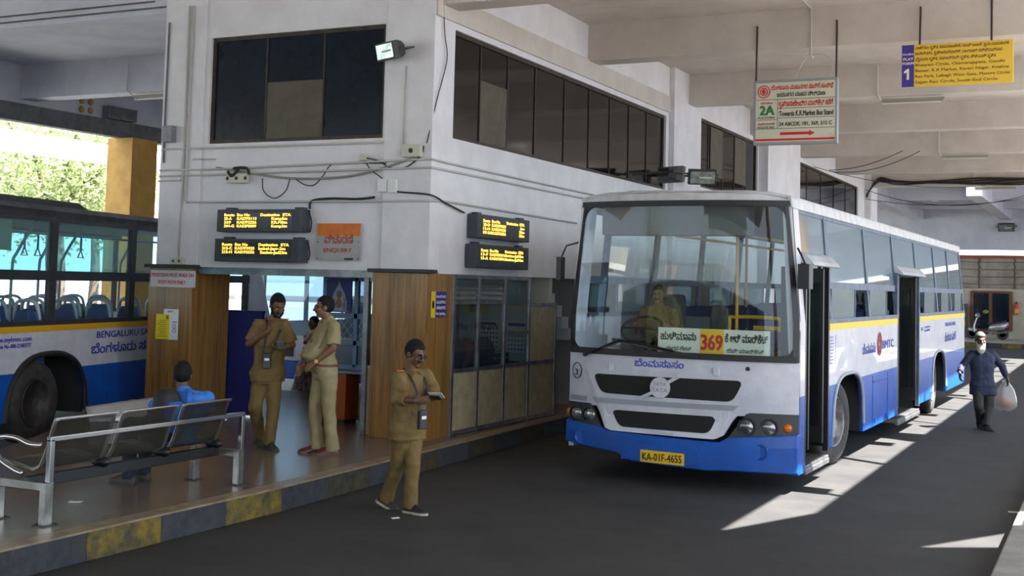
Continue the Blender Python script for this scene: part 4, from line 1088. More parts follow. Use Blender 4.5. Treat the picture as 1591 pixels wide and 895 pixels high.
tube_light(-3.68, -2.6, 22.2, 5.5, 'unlit tube light under the second beam behind the hanging signs')
tube_light(-3.8, -2.7, 31.7, 5.5, 'unlit tube light under the fourth beam above the bus rear')
tube_light(-3.9, -2.7, 41.2, 5.5, 'unlit tube light under the farthest beam by the black cables')
tube_light(-16.5, -15.4, 17.36, 5.43, 'unlit tube light under the white beam at the upper left')
pipe = mat('white_conduit', rgb(186, 182, 176), .6)
o = put('conduit', MB().tube([(-3.83, 15.6, 6.12), (-3.83, 17.28, 6.12), (-3.83, 17.28, 5.44), (-3.83, 17.4, 5.43)], .016, 8), pipe); tag(o, 'white pipe running down the first beam above the framed sign', 'pipe')
mb = MB(); mb.tube(bez([(-3.83, 17.3, 5.5), (-3.95, 17.24, 5.3), (-4.05, 17.22, 5.1)]), .006, 5); o = put('loose_wire', mb, pipe); tag(o, 'loose pale wire from the pipe down to the left side of the framed sign', 'wire')
mb = MB(); mb.tube(bez([(-3.83, 17.3, 5.45), (-3.66, 17.24, 5.44), (-3.52, 17.23, 5.34), (-3.52, 17.22, 5.2), (-3.58, 17.22, 5.1)]), .006, 5); o = put('loose_wire', mb, pipe); tag(o, 'loose pale wire from the pipe curling to the right side of the framed sign', 'wire')

# wall fittings on the office front
WY = YF - .032
def pipe_run(pts, r, label, m=pipe, n=8, smooth=True, name='conduit', cat='pipe'):
    mb = MB(); mb.tube(pts, r, n); o = put(name, mb, m, smooth=smooth); tag(o, label, cat); return o
FZ = lambda x, z, o=.012: V((x, WY - o, z))
pipe_run([FZ(-10.99, 5.7), FZ(-11.0, 3.5), FZ(-11.0, 3.1), FZ(-10.97, 3.07), FZ(-7.3, 3.06), V((-7.26, WY, 3.06)), V((-7.262, 13, 3.08)), V((-7.262, 17, 3.04))], .014, 'white pipe down the office corner turning along the wall above the displays')
pipe_run([FZ(-11.06, 5.7), FZ(-11.06, 3.3), FZ(-11.07, 2.3)], .013, 'white pipe down to the double socket above the left pillar')
pipe_run([FZ(-11.42, 3.78), FZ(-7.95, 3.78)], .013, 'thin white pipe along the sill of the front window')
pipe_run([FZ(-11.46, 3.50), FZ(-10.4, 3.50), FZ(-7.27, 3.56), V((-7.26, WY, 3.56)), V((-7.262, 13, 3.55)), V((-7.262, 20, 3.5))], .014, 'white pipe around the office corner, upper of the pair below the windows')
pipe_run([FZ(-11.46, 3.42), FZ(-7.27, 3.46), V((-7.262, WY, 3.46)), V((-7.262, 20, 3.42))], .014, 'white pipe around the office corner, lower of the pair below the windows')
pipe_run([FZ(-11.47, 3.36), FZ(-11.1, 3.36), FZ(-11.07, 3.40), FZ(-11.07, 3.7)], .012, 'short bent white pipe at the left edge of the office wall')
pipe_run([FZ(-11.40, 5.5), FZ(-11.41, 4.1), FZ(-11.40, 3.6)], .012, 'grey pipe down the left edge of the office wall through the meter box', concrete)
pipe_run([FZ(-10.9, 3.64), FZ(-10.52, 3.63)], .010, 'short thin white pipe beside the left wall cables')
pipe_run([V((-7.66, WY - .0, 4.7)), FZ(-7.665, 3.72)], .013, 'white pipe below the floodlight on the office corner')
blackw = mat('black_cable', rgb(30, 28, 28), .6)
pipe_run(bez([FZ(-10.5, 3.52), FZ(-9.9, 3.43), FZ(-9.3, 3.36), FZ(-8.6, 3.36), FZ(-8.1, 3.43), FZ(-7.5, 3.58)]), .014, 'sagging grey cable across the office wall', mat('grey_cable', rgb(140, 138, 130), .6), name='wall_cable', cat='cable')
pipe_run(bez([FZ(-9.75, 3.37), FZ(-9.72, 3.2), FZ(-9.55, 3.11), FZ(-9.38, 3.2), FZ(-9.32, 3.36)]), .007, 'black cable loop hanging left of centre on the office wall', blackw, 6, name='wall_cable', cat='cable')
pipe_run(bez([FZ(-9.26, 3.37), FZ(-9.1, 3.28), FZ(-8.95, 3.27), FZ(-8.82, 3.38), FZ(-8.7, 3.52), FZ(-8.5, 3.54), FZ(-7.9, 3.52)]), .007, 'black cable draped beside the loop on the office wall', blackw, 6, name='wall_cable', cat='cable')
pipe_run(bez([FZ(-8.22, 3.6), FZ(-8.0, 3.55), FZ(-7.85, 3.47), FZ(-7.62, 3.47), FZ(-7.42, 3.6), FZ(-7.38, 3.72)]), .008, 'black cable drooping from the wall plug to the corner junction box', blackw, 6, name='wall_cable', cat='cable')
pipe_run(bez([FZ(-8.22, 3.58), FZ(-8.12, 3.45), FZ(-7.98, 3.36), FZ(-7.9, 3.28)]), .007, 'black cable from the wall plug down to the switch boxes', blackw, 6, name='wall_cable', cat='cable')
pipe_run(bez([FZ(-7.95, 3.2), FZ(-7.7, 3.17), FZ(-7.27, 3.13), V((-7.25, 12.9, 3.06)), V((-7.25, 13.4, 2.97))], 6), .012, 'black cable from the switch boxes around the corner to the upper road side display', blackw, 6, name='wall_cable', cat='cable')
pipe_run(bez([FZ(-9.0, 2.97), FZ(-8.97, 3.07), FZ(-8.7, 3.1), FZ(-8.3, 3.09), FZ(-8.05, 3.11)]), .016, 'thick black cable from the upper left display along the wall', blackw, 6, name='wall_cable', cat='cable')
pipe_run(bez([FZ(-8.98, 2.95, .06), FZ(-8.94, 2.8, .05), FZ(-8.95, 2.68, .06)], 6), .01, 'short black cable loop beside the upper left display', blackw, 6, name='wall_cable', cat='cable')
pipe_run(bez([FZ(-8.98, 2.58, .06), FZ(-8.95, 2.42, .05), FZ(-8.96, 2.33, .06)], 6), .01, 'short black cable loop beside the lower left display', blackw, 6, name='wall_cable', cat='cable')
pipe_run(bez([V((-7.25, 12.72, 5.5)), V((-7.25, 12.78, 5.1)), V((-7.25, 12.85, 4.8)), V((-7.26, 12.66, 4.3)), FZ(-7.34, 3.75)], 8), .007, 'thin black wire hanging down the office corner', blackw, 6, name='wall_cable', cat='cable')
cream_b = mat('cream_switch_box', rgb(196, 192, 172), .5); grey_b = mat('grey_box', rgb(132, 134, 136), .5, var=rgb(116, 118, 120), vscale=8)
def wall_box(name, cx, cz, w_, h_, d_, m, label, cat='box', holes=0, face=None):
    t = thing(name, (cx, WY, cz - h_ / 2), label, cat)
    put('housing', MB().box((cx - w_ / 2, WY - d_, cz - h_ / 2), (cx + w_ / 2, WY, cz + h_ / 2)), m, t, bevel=.006)
    for i in range(holes):
        x = cx + (i - (holes - 1) / 2) * w_ * .45
        mb = MB(); mb.cyl((x, WY - d_ - .004, cz), (x, WY - d_, cz), h_ * .2, 12); put('socket_face', mb, darkin, t)
    return t
wall_box('socket_box', -11.08, 2.29, .22, .09, .05, cream_b, 'cream double socket box above the left wooden pillar', holes=2)
wall_box('socket_box', -10.13, 3.37, .32, .12, .06, cream_b, 'cream socket box with black plugs under the front window', holes=3)
o = put('plug_tangle', MB().tube(bez([FZ(-10.28, 3.46, .05), FZ(-10.2, 3.40, .07), FZ(-10.12, 3.48, .05), FZ(-10.18, 3.5, .05), FZ(-10.0, 3.5, .03), FZ(-9.95, 3.42, .03)]), .02, 6), blackw, smooth=True); tag(o, 'black tangle of plugs above the cream socket box under the front window', 'cable')
wall_box('junction_box', -7.52, 3.66, .26, .15, .08, cream_b, 'cream junction box with wires near the office corner', holes=1)
wall_box('switch_box', -7.93, 3.25, .13, .16, .05, cal, 'white switch box, left of the two above the enquiry sign'); wall_box('switch_box', -7.79, 3.24, .12, .16, .05, cal, 'white switch box, right of the two above the enquiry sign')
wall_box('meter_box', -11.29, 3.98, .16, .22, .1, grey_b, 'grey meter box at the left edge of the office wall')
wall_box('wall_plug', -8.22, 3.60, .08, .08, .06, cream_b, 'small cream plug right of the sagging wall cable')
# floodlight
def floodlight(p, face, scale, label, back=None, arm=None):
    t = thing('floodlight', p, label, 'floodlight')
    f = V(face).normalized(); r = f.cross(Z1).normalized() * -1; u = r.cross(f) * 1
    if u.z < 0: u = -u
    p = V(p)
    def R(x, z, o): return p + (r * x + u * z) * scale + f * o * scale
    mb = MB(); mb.loft([[R(x * k, z * k, o) for x, z in ((-1, -.55), (1, -.55), (1, .55), (-1, .55))] for k, o in ((.19, .06), (.2, .0), (.17, -.08), (.1, -.17))], cap=True); put('housing', mb, mat('dark_housing', rgb(58, 56, 54), .6), t, bevel=.006)
    mb = MB(); mb.prism([R(x * .17, z * .17, .061) for x, z in ((-1, -.5), (1, -.5), (1, .5), (-1, .5))], f * .004); put('lens', mb, back or mat('flood_lens', rgb(170, 186, 180), .1, .5, var=rgb(110, 128, 124), vscale=9), t)
    mb = MB(); mb.tube([R(-.05, 0, .068), R(.12, 0, .068)], .012 * scale, 8); put('lamp_tube', mb, cal, t)
    mb = MB(); mb.tube([R(-.2, 0, 0), R(-.24, 0, -.06), R(-.24, 0, -.2), R(.24, 0, -.2), R(.24, 0, -.06), R(.2, 0, 0)], .012 * scale, 6); put('yoke', mb, mat('dark_housing', rgb(58, 56, 54), .6), t)
    if arm: put('wall_arm', MB().tube([R(0, 0, -.2), V(arm)], .02, 8), mat('dark_housing', rgb(58, 56, 54), .6), t)
    return t
floodlight((-7.80, 12.40, 4.86), (-.45, -1, -.25), 1.0, 'floodlight with a clear lens on the office corner above the enquiry sign')
floodlight((-6.70, 19.75, 4.02), (.5, 1, -.1), 1.25, 'black backed floodlight on the road side wall above the bus roof', arm=(XR, 19.4, 4.0))
floodlight((-6.72, 21.5, 4.14), (.5, -1, -.35), 1.3, 'floodlight with a mirror bright reflector above the bus roof', mat('painted_reflection', rgb(214, 216, 210), .2, .3, var=rgb(150, 156, 140), vscale=5), arm=(XR + .12, 21.55, 4.15))  # pale lens colour stands in for the reflector's bright reflection
floodlight((-4.2, 58.15, 5.15), (0, -1, -.3), 1.7, 'small dark floodlight on the far canopy edge', arm=(-4.2, 58.6, 5.2))
# upper left fittings
pipe_run([V((-30, 12.60, 5.84)), V((-11.7, 12.60, 5.82))], .012, 'upper grey pipe along the fascia at the top left', concrete)
pipe_run([V((-30, 12.60, 5.74)), V((-11.5, 12.60, 5.73))], .012, 'lower grey pipe along the fascia at the top left', concrete)
jb = thing('junction_box', (-19.25, 19.8, 5.42), 'grey metal box on the wall over the far left girder', 'box')
put('housing', MB().box((-19.35, 19.4, 5.42), (-19.15, 20.25, 5.68)), grey_b, jb, bevel=.01); put('lid_edge', MB().box((-19.15, 19.45, 5.44), (-19.14, 20.2, 5.66)), concrete, jb)
for k, (yy, zz) in enumerate(((18.8, 5.70), (19.05, 5.70), (18.8, 5.52), (19.05, 5.52))):
    mb = MB(); mb.ell((-19.32, yy, zz), (.05, .06, .07), 12, 8); o = put('insulator', mb, mat('yellow_insulator', rgb(176, 146, 50), .5), smooth=True); tag(o, 'yellow insulator in the square of four above the far left girder', 'insulator', 'yellow insulators')
# black cables over the far beam
for k in range(5):
    zz = 5.63 + .03 * k
    mb = MB(); mb.tube(bez([(-7.2, 40.9, 5.2 + .02 * k), (-7.1, 40.9, 5.45), (-6.8, 40.97, zz + .1)] + [(-6.2 + i * 1.2, 41.0, zz + .05 * sin(i * 1.7 + k)) for i in range(7)], 6), .028, 6)
    o = put('power_cable', mb, blackw, smooth=True); tag(o, 'thick black power cable along the farthest beam', 'cable', 'bundle of black cables on the farthest beam')
for k, (a, b, sag) in enumerate((((-7.0, 34.0, 5.45), (-4.6, 31.0, 5.6), .12), ((-7.0, 34.0, 5.42), (-4.2, 31.0, 5.58), .2), ((-7.2, 33, 5.45), (-3.5, 40.2, 5.5), .25), ((-7.1, 40.1, 5.4), (-1.8, 40.1, 5.35), .5), ((-7.1, 40.1, 5.1), (-1.0, 40.1, 5.4), .35))):
    a, b = V(a), V(b)
    o = put('slack_wire', MB().tube([a.lerp(b, i / 14) - Z1 * sag * 4 * (i / 14) * (1 - i / 14) for i in range(15)], .01, 5), blackw); tag(o, ['thin wire from the far window corner to the third beam, upper one', 'thin wire from the far window corner to the third beam, lower one', 'thin wire running back under the far beams', 'slack wire under the farthest beam, lower one', 'slack wire under the farthest beam, upper one'][k], 'wire')
# ================================================================ BENCH
steel = mat('brushed_steel', rgb(168, 166, 160), .28, .9, var=rgb(140, 138, 132), vscale=8)
perf = bpy.data.materials.new('perforated_steel'); perf.use_nodes = True
_n = perf.node_tree.nodes; _l = perf.node_tree.links; _p = _n['Principled BSDF']
_p.inputs['Base Color'].default_value = rgb(86, 84, 76); _p.inputs['Metallic'].default_value = .6; _p.inputs['Roughness'].default_value = .38
_tc = _n.new('ShaderNodeTexCoord'); _vo = _n.new('ShaderNodeTexVoronoi'); _vo.inputs['Scale'].default_value = 95; _vo.inputs['Randomness'].default_value = 0
_m = _n.new('ShaderNodeMath'); _m.operation = 'GREATER_THAN'; _m.inputs[1].default_value = .42
_sp = _n.new('ShaderNodeSeparateXYZ'); _ad = _n.new('ShaderNodeMath'); _cb = _n.new('ShaderNodeCombineXYZ'); _vo.voronoi_dimensions = '2D'
_l.new(_tc.outputs['Object'], _sp.inputs[0]); _l.new(_sp.outputs[0], _ad.inputs[0]); _l.new(_sp.outputs[2], _ad.inputs[1]); _l.new(_ad.outputs[0], _cb.inputs[0]); _l.new(_sp.outputs[1], _cb.inputs[1]); _l.new(_cb.outputs[0], _vo.inputs['Vector']); _l.new(_vo.outputs['Distance'], _m.inputs[0]); _l.new(_m.outputs[0], _p.inputs['Alpha'])
be = thing('waiting_bench', (-7.36, 7.9, PZ), 'three seat perforated steel bench on the platform by the road', 'bench')
RXB, FXB, Y0B, Y1B = -7.12, -7.62, 6.76, 8.99
for y in (Y0B, Y1B):
    for x in (RXB, FXB):
        mb = MB(); mb.box((x - .03, y - .04, PZ), (x + .03, y + .04, .54)); lg = put('leg', mb, steel, be, bevel=.005)
        mb = MB(); mb.box((x - .06, y - .075, PZ), (x + .06, y + .075, PZ + .008)); put('foot_plate', mb, darkstone, lg)
    mb = MB(); mb.box((FXB + .03, y - .025, .475), (RXB - .03, y + .025, .535)); put('cross_rail', mb, steel, be, bevel=.005)
    mb = MB(); mb.box((RXB + .0, y - .022, .54), (RXB + .045, y + .022, .86)); put('back_post', mb, chrome, be, bevel=.005)
mb = MB(); mb.box((RXB, Y0B - .022, .84), (RXB + .045, Y1B + .022, .878)); put('back_rail', mb, chrome, be, bevel=.006)
mb = MB(); mb.box((-7.40, Y0B + .02, .47), (-7.33, Y1B - .02, .555)); put('seat_beam', mb, blackpl, be, bevel=.004)
for a, b in ((6.86, 7.50), (7.57, 8.21), (8.28, 8.90)):
    pr = [(-7.155, .99), (-7.175, .985), (-7.22, .86), (-7.275, .70), (-7.31, .63), (-7.37, .60), (-7.45, .605), (-7.60, .63), (-7.74, .645), (-7.78, .635), (-7.80, .60)]
    mb = MB(); n = len(pr)
    vs = [V((x, y, z)) for y in (a + .03, b - .03) for x, z in pr]
    mb.add(vs, [(i, i + 1, n + i + 1, n + i) for i in range(n - 1)])
    o = put('seat_shell', mb, perf, be, smooth=True); sd = o.modifiers.new('solid', 'SOLIDIFY'); sd.thickness = .004
    for y in (a + .012, b - .012):
        mb = MB(); mb.loft([[V((x, y - .018, z - .008)), V((x, y + .018, z - .008)), V((x, y + .018, z + .012)), V((x, y - .018, z + .012))] for x, z in pr]); put('seat_edge', mb, steel, o, smooth=False)
    mb = MB()
    for xx, zz in ((-7.165, .992), (-7.79, .62)): mb.tube([(xx, a, zz), (xx, b, zz)], .012, 8); put('edge_tube', mb, chrome, o); mb = MB()
for a in (7.535, 8.245, 8.93):
    mb = MB(); mb.ell((-7.36, a, .585), (.1, .045, .05), 14, 8); put('seat_clamp', mb, blackpl, be, smooth=True)
for y in (6.80, 8.95):
    mb = MB(); mb.tube(bez([(-7.24, y, .80), (-7.36, y, .80), (-7.50, y, .835), (-7.66, y, .83), (-7.73, y, .76), (-7.66, y, .66), (-7.52, y, .60), (-7.42, y, .575)], 6), .02, 10); put('armrest', mb, chrome, be, smooth=True)
# low ledge under a white sheet, left of the wooden pillar
t = thing('sheeted_ledge', (-11.2, 11.6, PZ), 'low ledge under a white sheet between the left bus and the wooden pillar', 'ledge')
q = [at_z(133, 632, .5), at_z(238, 617, .5), at_z(238, 650, .5), at_z(140, 652, .5)]
mb = MB(); mb.prism([V((p_.x, p_.y, PZ)) for p_ in q], (0, 0, .24)); put('ledge', mb, concrete, t)
mb = MB(); N = 12
g = [[q[0].lerp(q[1], i / N).lerp(q[3].lerp(q[2], i / N), j / 8) + V((0, 0, .004 + .012 * noise.noise(V((i * .7, j * .9, 1))))) for i in range(N + 1)] for j in range(9)]
mb.add([p_ for r_ in g for p_ in r_], [(j * (N + 1) + i, j * (N + 1) + i + 1, (j + 1) * (N + 1) + i + 1, (j + 1) * (N + 1) + i) for j in range(8) for i in range(N)])
o = put('sheet', mb, mat('white_sheet', rgb(236, 236, 240), .8), t, smooth=True); sd = o.modifiers.new('s', 'SOLIDIFY'); sd.thickness = .03
# scraps
def scrap(p, s, label, ang):
    mb = MB(); R_ = Matrix.Rotation(ang, 3, 'Z')
    pts = [V((-1, -.5, .0)), V((1, -.6, .05)), V((1.1, .4, .12)), V((-.2, .6, .02)), V((-1, .4, .1))]
    mb.prism([V(p) + R_ @ (q_ * s) + Z1 * .003 for q_ in pts], (0, 0, .004)); o = put('paper_scrap', mb, cal); tag(o, label, 'litter')
scrap(at_z(117, 781, PZ), .05, 'white paper scrap on the platform under the bench', .4)
scrap(at_z(614, 806, 0), .035, 'white paper scrap on the road in front of the walking man', 1.0)
scrap(at_z(1575, 797, 0), .05, 'crumpled white scrap by the right kerb', .2)

# ================================================================ BUS AT THE LEFT
busL = thing('city_bus', (-11.76, 11.05, 0), 'white and blue city bus with dark window frames at the left edge', 'bus', rz=radians(14.07), local=True)
dk = mat('dark_bus_frame', rgb(30, 33, 40), .5, var=rgb(44, 48, 54), vscale=6)
S0, S1e = -4.2, 5.9
Lglass = glass('bus_side_glass', (.70, .88, .90, 1), 1, 1.45, .16, (.45, .60, .62, 1))
def archL(y):
    u = abs(y - .08) / .86
    return .25 + .85 * (1 - u ** 2.6) ** (1 / 2.6) if u < 1 else 0
def panelL(mb, x, y0, y1, z0, z1, k, arc=True):
    n = int((y1 - y0) / .04); run = []
    def fl():
        if len(run) > 1: mb.prism([(x, a, b) for a, b in run] + [(x, run[-1][0], z1), (x, run[0][0], z1)], (-.05 if x > -1 else .05, 0, 0), k)
        run.clear()
    for i in range(n + 1):
        y_ = y0 + (y1 - y0) * i / n; b = max(z0, archL(y_) if arc else 0)
        if b < z1 - .002: run.append((y_, b))
        else: fl()
    fl()
mb = MB(); panelL(mb, 0, S0, S1e, .90, 1.375, 0); panelL(mb, 0, S0, S1e, .33, .90, 1); panelL(mb, -2.5, S0, S1e, .9, 1.45, 0, False); panelL(mb, -2.5, S0, S1e, .33, .9, 1, False)
mb.box((-2.5, S0, .4), (0, S0 + .05, 1.45), 0); mb.box((-2.5, S1e, .4), (0, S1e + .08, 1.3), 0)
put('side_panels', mb, [bus_white, bus_blue], busL)
mb = MB(); mb.box((-.05, S0, 1.375), (.006, S1e, 1.45)); put('yellow_stripe', mb, mat('ochre_stripe', rgb(206, 152, 20), .5), busL)
mb = MB()
mb.box((-.06, S0, 1.45), (.004, S1e, 1.51)); mb.box((-.06, S0, 2.0), (.004, S1e, 2.12)); mb.box((-.08, S0, 2.72), (.0, S1e, 2.86))
mb.box((-2.5, S0, 1.45), (-2.44, S1e, 1.51)); mb.box((-2.5, S0, 2.0), (-2.44, S1e, 2.06)); mb.box((-2.5, S0, 2.72), (-2.42, S1e, 2.86))
PL = [-3.75, -1.85, .08, 2.0, 3.9, 5.8]
for y_ in PL: mb.box((-.06, y_ - .07, 1.5), (.002, y_ + .07, 2.75)); mb.box((-2.5, y_ - .04, 1.5), (-2.44, y_ + .04, 2.75))
put('window_frame', mb, dk, busL)
mb = MB(); mb.loft([[V((x, y_, z)) for x, z in ((0, 2.78), (0, 2.86), (-.12, 2.93), (-1.25, 2.98), (-2.38, 2.93), (-2.5, 2.86), (-2.5, 2.78))] for y_ in (S0, S1e)]); put('roof', mb, mat('dusty_dark_roof', rgb(58, 60, 64), .6, var=rgb(84, 86, 90), vscale=4), busL)
mb = MB(); mb.loft([[V((-.25, -1.2 + a, z)), V((-1.7, -1.2 + a, z)), V((-1.7, 1.35 - b, z)), V((-.25, 1.35 - b, z))] for a, b, z in ((0, 0, 2.9), (.05, .35, 3.02))]); put('roof_pod', mb, mat('dark_roof_pod', rgb(52, 52, 54), .7), busL, bevel=.02)
for a, b in zip(PL, PL[1:]):
    mb = MB(); mb.box((-.03, a + .07, 2.12), (-.024, b - .07, 2.72)); put('upper_pane', mb, Lglass, busL)
    mb = MB(); mb.box((-.035, a + .07, 1.51), (-.03, a + .07 + (b - a) * .75, 2.0)); put('sliding_pane', mb, clear_glass, busL)
    mb = MB(); mb.box((-2.48, a + .04, 2.06), (-2.475, b - .04, 2.72)); put('far_pane', mb, Lglass, busL)
mb = MB(); mb.box((-2.42, S0 + .05, .78), (-.5, S1e, .84)); put('floor', mb, darkin, busL)
mb = MB(); mb.box((-2.4, S0, 2.76), (-.1, S1e, 2.80)); put('ceiling_lining', mb, MATS['grey_lining'], busL)
wl = wheel('wheel', busL, (-.09, -.02, .50), 1, r=.50, rim_m=mat('dark_rim', rgb(78, 74, 72), .6, .3, var=rgb(54, 50, 48), vscale=6)); wheel('wheel', busL, (-2.4, -.02, .50), -1, r=.5)
pts = [V((.006, .08 + .86 * u, max(.33, archL(.08 + .86 * u * .999)))) for u in [-1 + 2 * i / 40 for i in range(41)]]
mb = MB(); mb.tube(pts, .035, 8); put('arch_trim', mb, rubber, busL)
mb = MB(); mb.box((-.8, -.85, .4), (-.76, 1.0, 1.2)); mb.box((-.76, .92, .3), (-.05, .96, 1.15)); mb.box((-.76, -.8, .3), (-.05, -.76, 1.15)); mb.box((-.76, -.8, 1.12), (-.05, .96, 1.16)); put('wheel_well', mb, MATS['dark_underbody'], busL)
seatb = mat('blue_moulded_seat', rgb(52, 78, 122), .45); handle_g = mat('grey_seat_handle', rgb(168, 176, 184), .4)
for y_ in [-3.2 + .82 * i for i in range(10)]:
    for x0 in (-.95, -.5, -1.95, -2.38):
        mb = MB(); x1 = x0 + .4
        mb.loft([[V((x0 + e, y_ - .03 + d, z)), V((x1 - e, y_ - .03 + d, z)), V((x1 - e, y_ + .03 + d, z)), V((x0 + e, y_ + .03 + d, z))] for e, d, z in ((.03, .0, 1.1), (.0, -.02, 1.25), (.02, -.05, 1.5), (.06, -.07, 1.62))]); mb.box((x0, y_ - .02, 1.1), (x1, y_ + .42, 1.17)); mb.box((x0 + .15, y_ + .1, .84), (x1 - .15, y_ + .3, 1.1))
        s_ = put('passenger_seat', mb, seatb, busL, bevel=.02)
        mb = MB(); mb.tube(bez([(x0 + .02, y_ - .05, 1.5), (x0 + .05, y_ - .08, 1.68), (x0 + .12, y_ - .09, 1.74), (x1 - .12, y_ - .09, 1.74), (x1 - .05, y_ - .08, 1.68), (x1 - .02, y_ - .05, 1.5)], 4), .022, 8); put('seat_handle', mb, handle_g, s_, smooth=True)
for x, y_ in ((-1.0, -1.5), (-1.0, .7), (-1.0, 1.3), (-1.5, 2.6), (-1.0, 3.4), (-.9, -.35)):
    mb = MB(); mb.tube(bez([(x, y_, .84), (x, y_, 2.1), (x + .02, y_ + .06, 2.35), (x + .15, y_ + .25, 2.76)], 5), .02, 8); put('grab_pole', mb, handle_g, busL, smooth=True)
mb = MB(); mb.tube([(-1.0, S0, 2.62), (-1.0, S1e, 2.62)], .016, 8); put('strap_rail', mb, handle_g, busL)
for y_ in (-.8, -.25, .95, 1.25, 2.3):
    mb = MB(); mb.box((-1.012, y_ - .008, 2.42), (-.988, y_ + .008, 2.62)); c_ = V((-1.0, y_, 2.38)); mb.tube([c_ + Z1 * .05, c_ + V((0, .07, -.06)), c_ + V((0, -.07, -.06))], .011, 6, close=True); put('hand_strap', mb, mat('dark_strap', rgb(60, 64, 70), .6), busL)
mb = MB(); mb.box((-.16, -1.05, 2.35), (-.14, -.6, 2.72)); put('hanging_card', mb, mat('khaki_card', rgb(150, 160, 130), .7), busL)
mb = MB(); mb.box((-2.44, .3, 1.5), (-2.41, .95, 2.75)) ; put('door_panel', mb, mat('grey_blue_panel', rgb(110, 136, 148), .6), busL)
mb = MB(); c_ = V((-.7, 4.75, 1.72)); ax_ = V((0, -.5, .86)); u_ = X1; w2 = ax_.cross(u_)
mb.tube([c_ + u_ * .22 * cos(2 * pi * j / 24) + w2 * .22 * sin(2 * pi * j / 24) for j in range(24)], .016, 6, close=True); mb.tube([c_, c_ - ax_ * .6], .025, 6); put('steering_wheel', mb, blackpl, busL)
mb = MB(); mb.prism([(.0, S1e - .15, 2.8), (.0, S1e + .1, 2.8), (.0, S1e + 1.0, 1.3), (.0, S1e + .1, 1.3)], (-.08, 0, 0)); put('front_pillar', mb, bus_white, busL)
mb = MB()
yd_ = V((0, 1, 0))
write(mb, 'www.mybmtc.com', (.004, -1.10, 1.275), yd_, Z1, width=.78, height=.06, bold=.015); write(mb, 'Helpline No-080-22483777', (.004, -1.10, 1.20), yd_, Z1, width=.78, height=.05, bold=.01); write(mb, 'BENGALURU SARIGE', (.004, 1.14, 1.25), yd_, Z1, width=1.75, height=.09, bold=.02); write(mb, 'ಬೆಂಗಳೂರು ಸಾರಿಗೆ', (.004, 1.02, 1.05), yd_, Z1, width=1.95, height=.12, bold=.02)
put('lettering', mb, textblue, busL)
# ================================================================ BUS BEYOND THE PASSAGE
bb = thing('city_bus', (-12.85, 18.1, 0), 'blue and white bus front beyond the passage behind the khaki men', 'bus', local=True)
mb = MB(); mb.box((-1.2, .0, .3), (1.2, .06, .62), 1); mb.box((-1.2, 0, .62), (1.2, .06, 1.08), 0); mb.box((-1.2, 0, 2.85), (1.2, .08, 3.05), 0); mb.box((-1.2, 0.06, 3.0), (1.2, 9, 3.05), 0)
for s in (-1, 1): mb.box((s * 1.2, .06, .3), (s * 1.16, 9, .75), 1); mb.box((s * 1.2, .06, .75), (s * 1.16, 9, 1.3), 0)
mb.box((-1.2, .0, 1.08), (-1.05, .08, 2.9), 0); mb.box((1.1, .0, 1.08), (1.2, .08, 2.9), 0)
put('body', mb, [bus_white, bus_blue], bb, bevel=.02)
put('windscreen', MB().box((-1.05, .03, 1.08), (1.1, .036, 2.87)), glass('blue_windscreen', (.55, .68, .78, 1), 1, 1.6, .3, (.42, .55, .66, 1)), bb)
mb = MB()
for y_ in (1.5, 3, 4.5, 6, 7.5):
    for s in (-1, 1): mb.box((s * 1.2, y_ - .05, 1.3), (s * 1.16, y_ + .05, 3.0))
put('window_posts', mb, bus_sill, bb); put('floor', MB().box((-1.15, .1, .7), (1.15, 8.9, .76)), darkin, bb)
mb = MB(); mb.box((-.95, -.012, .70), (-.35, 0, 1.0)); put('dark_grille', mb, darkin, bb)
mb = MB(); mb.box((-.2, .9, 1.0), (.3, 1.4, 1.2)); mb.box((-.2, 1.35, 1.2), (.3, 1.45, 1.8)); put('driver_seat', mb, darkin, bb, bevel=.04)
mb = MB(); c_ = V((.05, .6, 1.5)); mb.tube([c_ + X1 * .22 * cos(2 * pi * j / 24) + V((0, .8, .55)) * .22 * sin(2 * pi * j / 24) for j in range(24)], .018, 6, close=True); put('steering_wheel', mb, blackpl, bb)
for s in (-1, 1): wheel('wheel', bb, (s * 1.12, 1.6, .48), s, r=.48)

# ================================================================ FAR END OF THE ROAD
YB = 59
wallc = mat('far_beige_wall', rgb(190, 180, 164), .85, var=rgb(170, 160, 146), vscale=1)
struct('wall_far', MB().box((-16, YB, 0), (14, YB + .3, 2.42)), wallc)
tp = thing('tarpaulin', (-2, YB - .1, 2.4), 'grey roped tarpaulin screen over the far wall', 'tarpaulin')
mb = MB(); nx, nzv = 60, 10
g = [[V((-7.4 + 18 * i / nx, YB - .12 + .06 * noise.noise(V((i * .4, j * .6, 0))) - .04 * abs(sin(pi * i / 5)), 2.42 + 1.42 * j / nzv)) for i in range(nx + 1)] for j in range(nzv + 1)]
mb.add([p_ for r_ in g for p_ in r_], [(j * (nx + 1) + i, j * (nx + 1) + i + 1, (j + 1) * (nx + 1) + i + 1, (j + 1) * (nx + 1) + i) for j in range(nzv) for i in range(nx)])
o = put('sheet', mb, mat('grey_tarpaulin', rgb(168, 158, 146), .8, var=rgb(140, 130, 118), vscale=1.2), tp, smooth=True); sd = o.modifiers.new('s', 'SOLIDIFY'); sd.thickness = .02
for k in range(4):
    mb = MB(); mb.tube([(-7.4 + i, YB - .19 + .02 * sin(i), 2.62 + .33 * k + .02 * sin(i * 2.1)) for i in range(19)], .012, 5); put('rope', mb, mat('rope_brown', rgb(96, 84, 68), .8), tp)
for k in range(6):
    mb = MB(); mb.tube([(-5.4 + 1.5 * k + .03 * sin(j * 3), YB - .2, 2.42 + .14 * j) for j in range(11)], .035, 6); put('knotted_rope', mb, MATS['rope_brown'], tp)
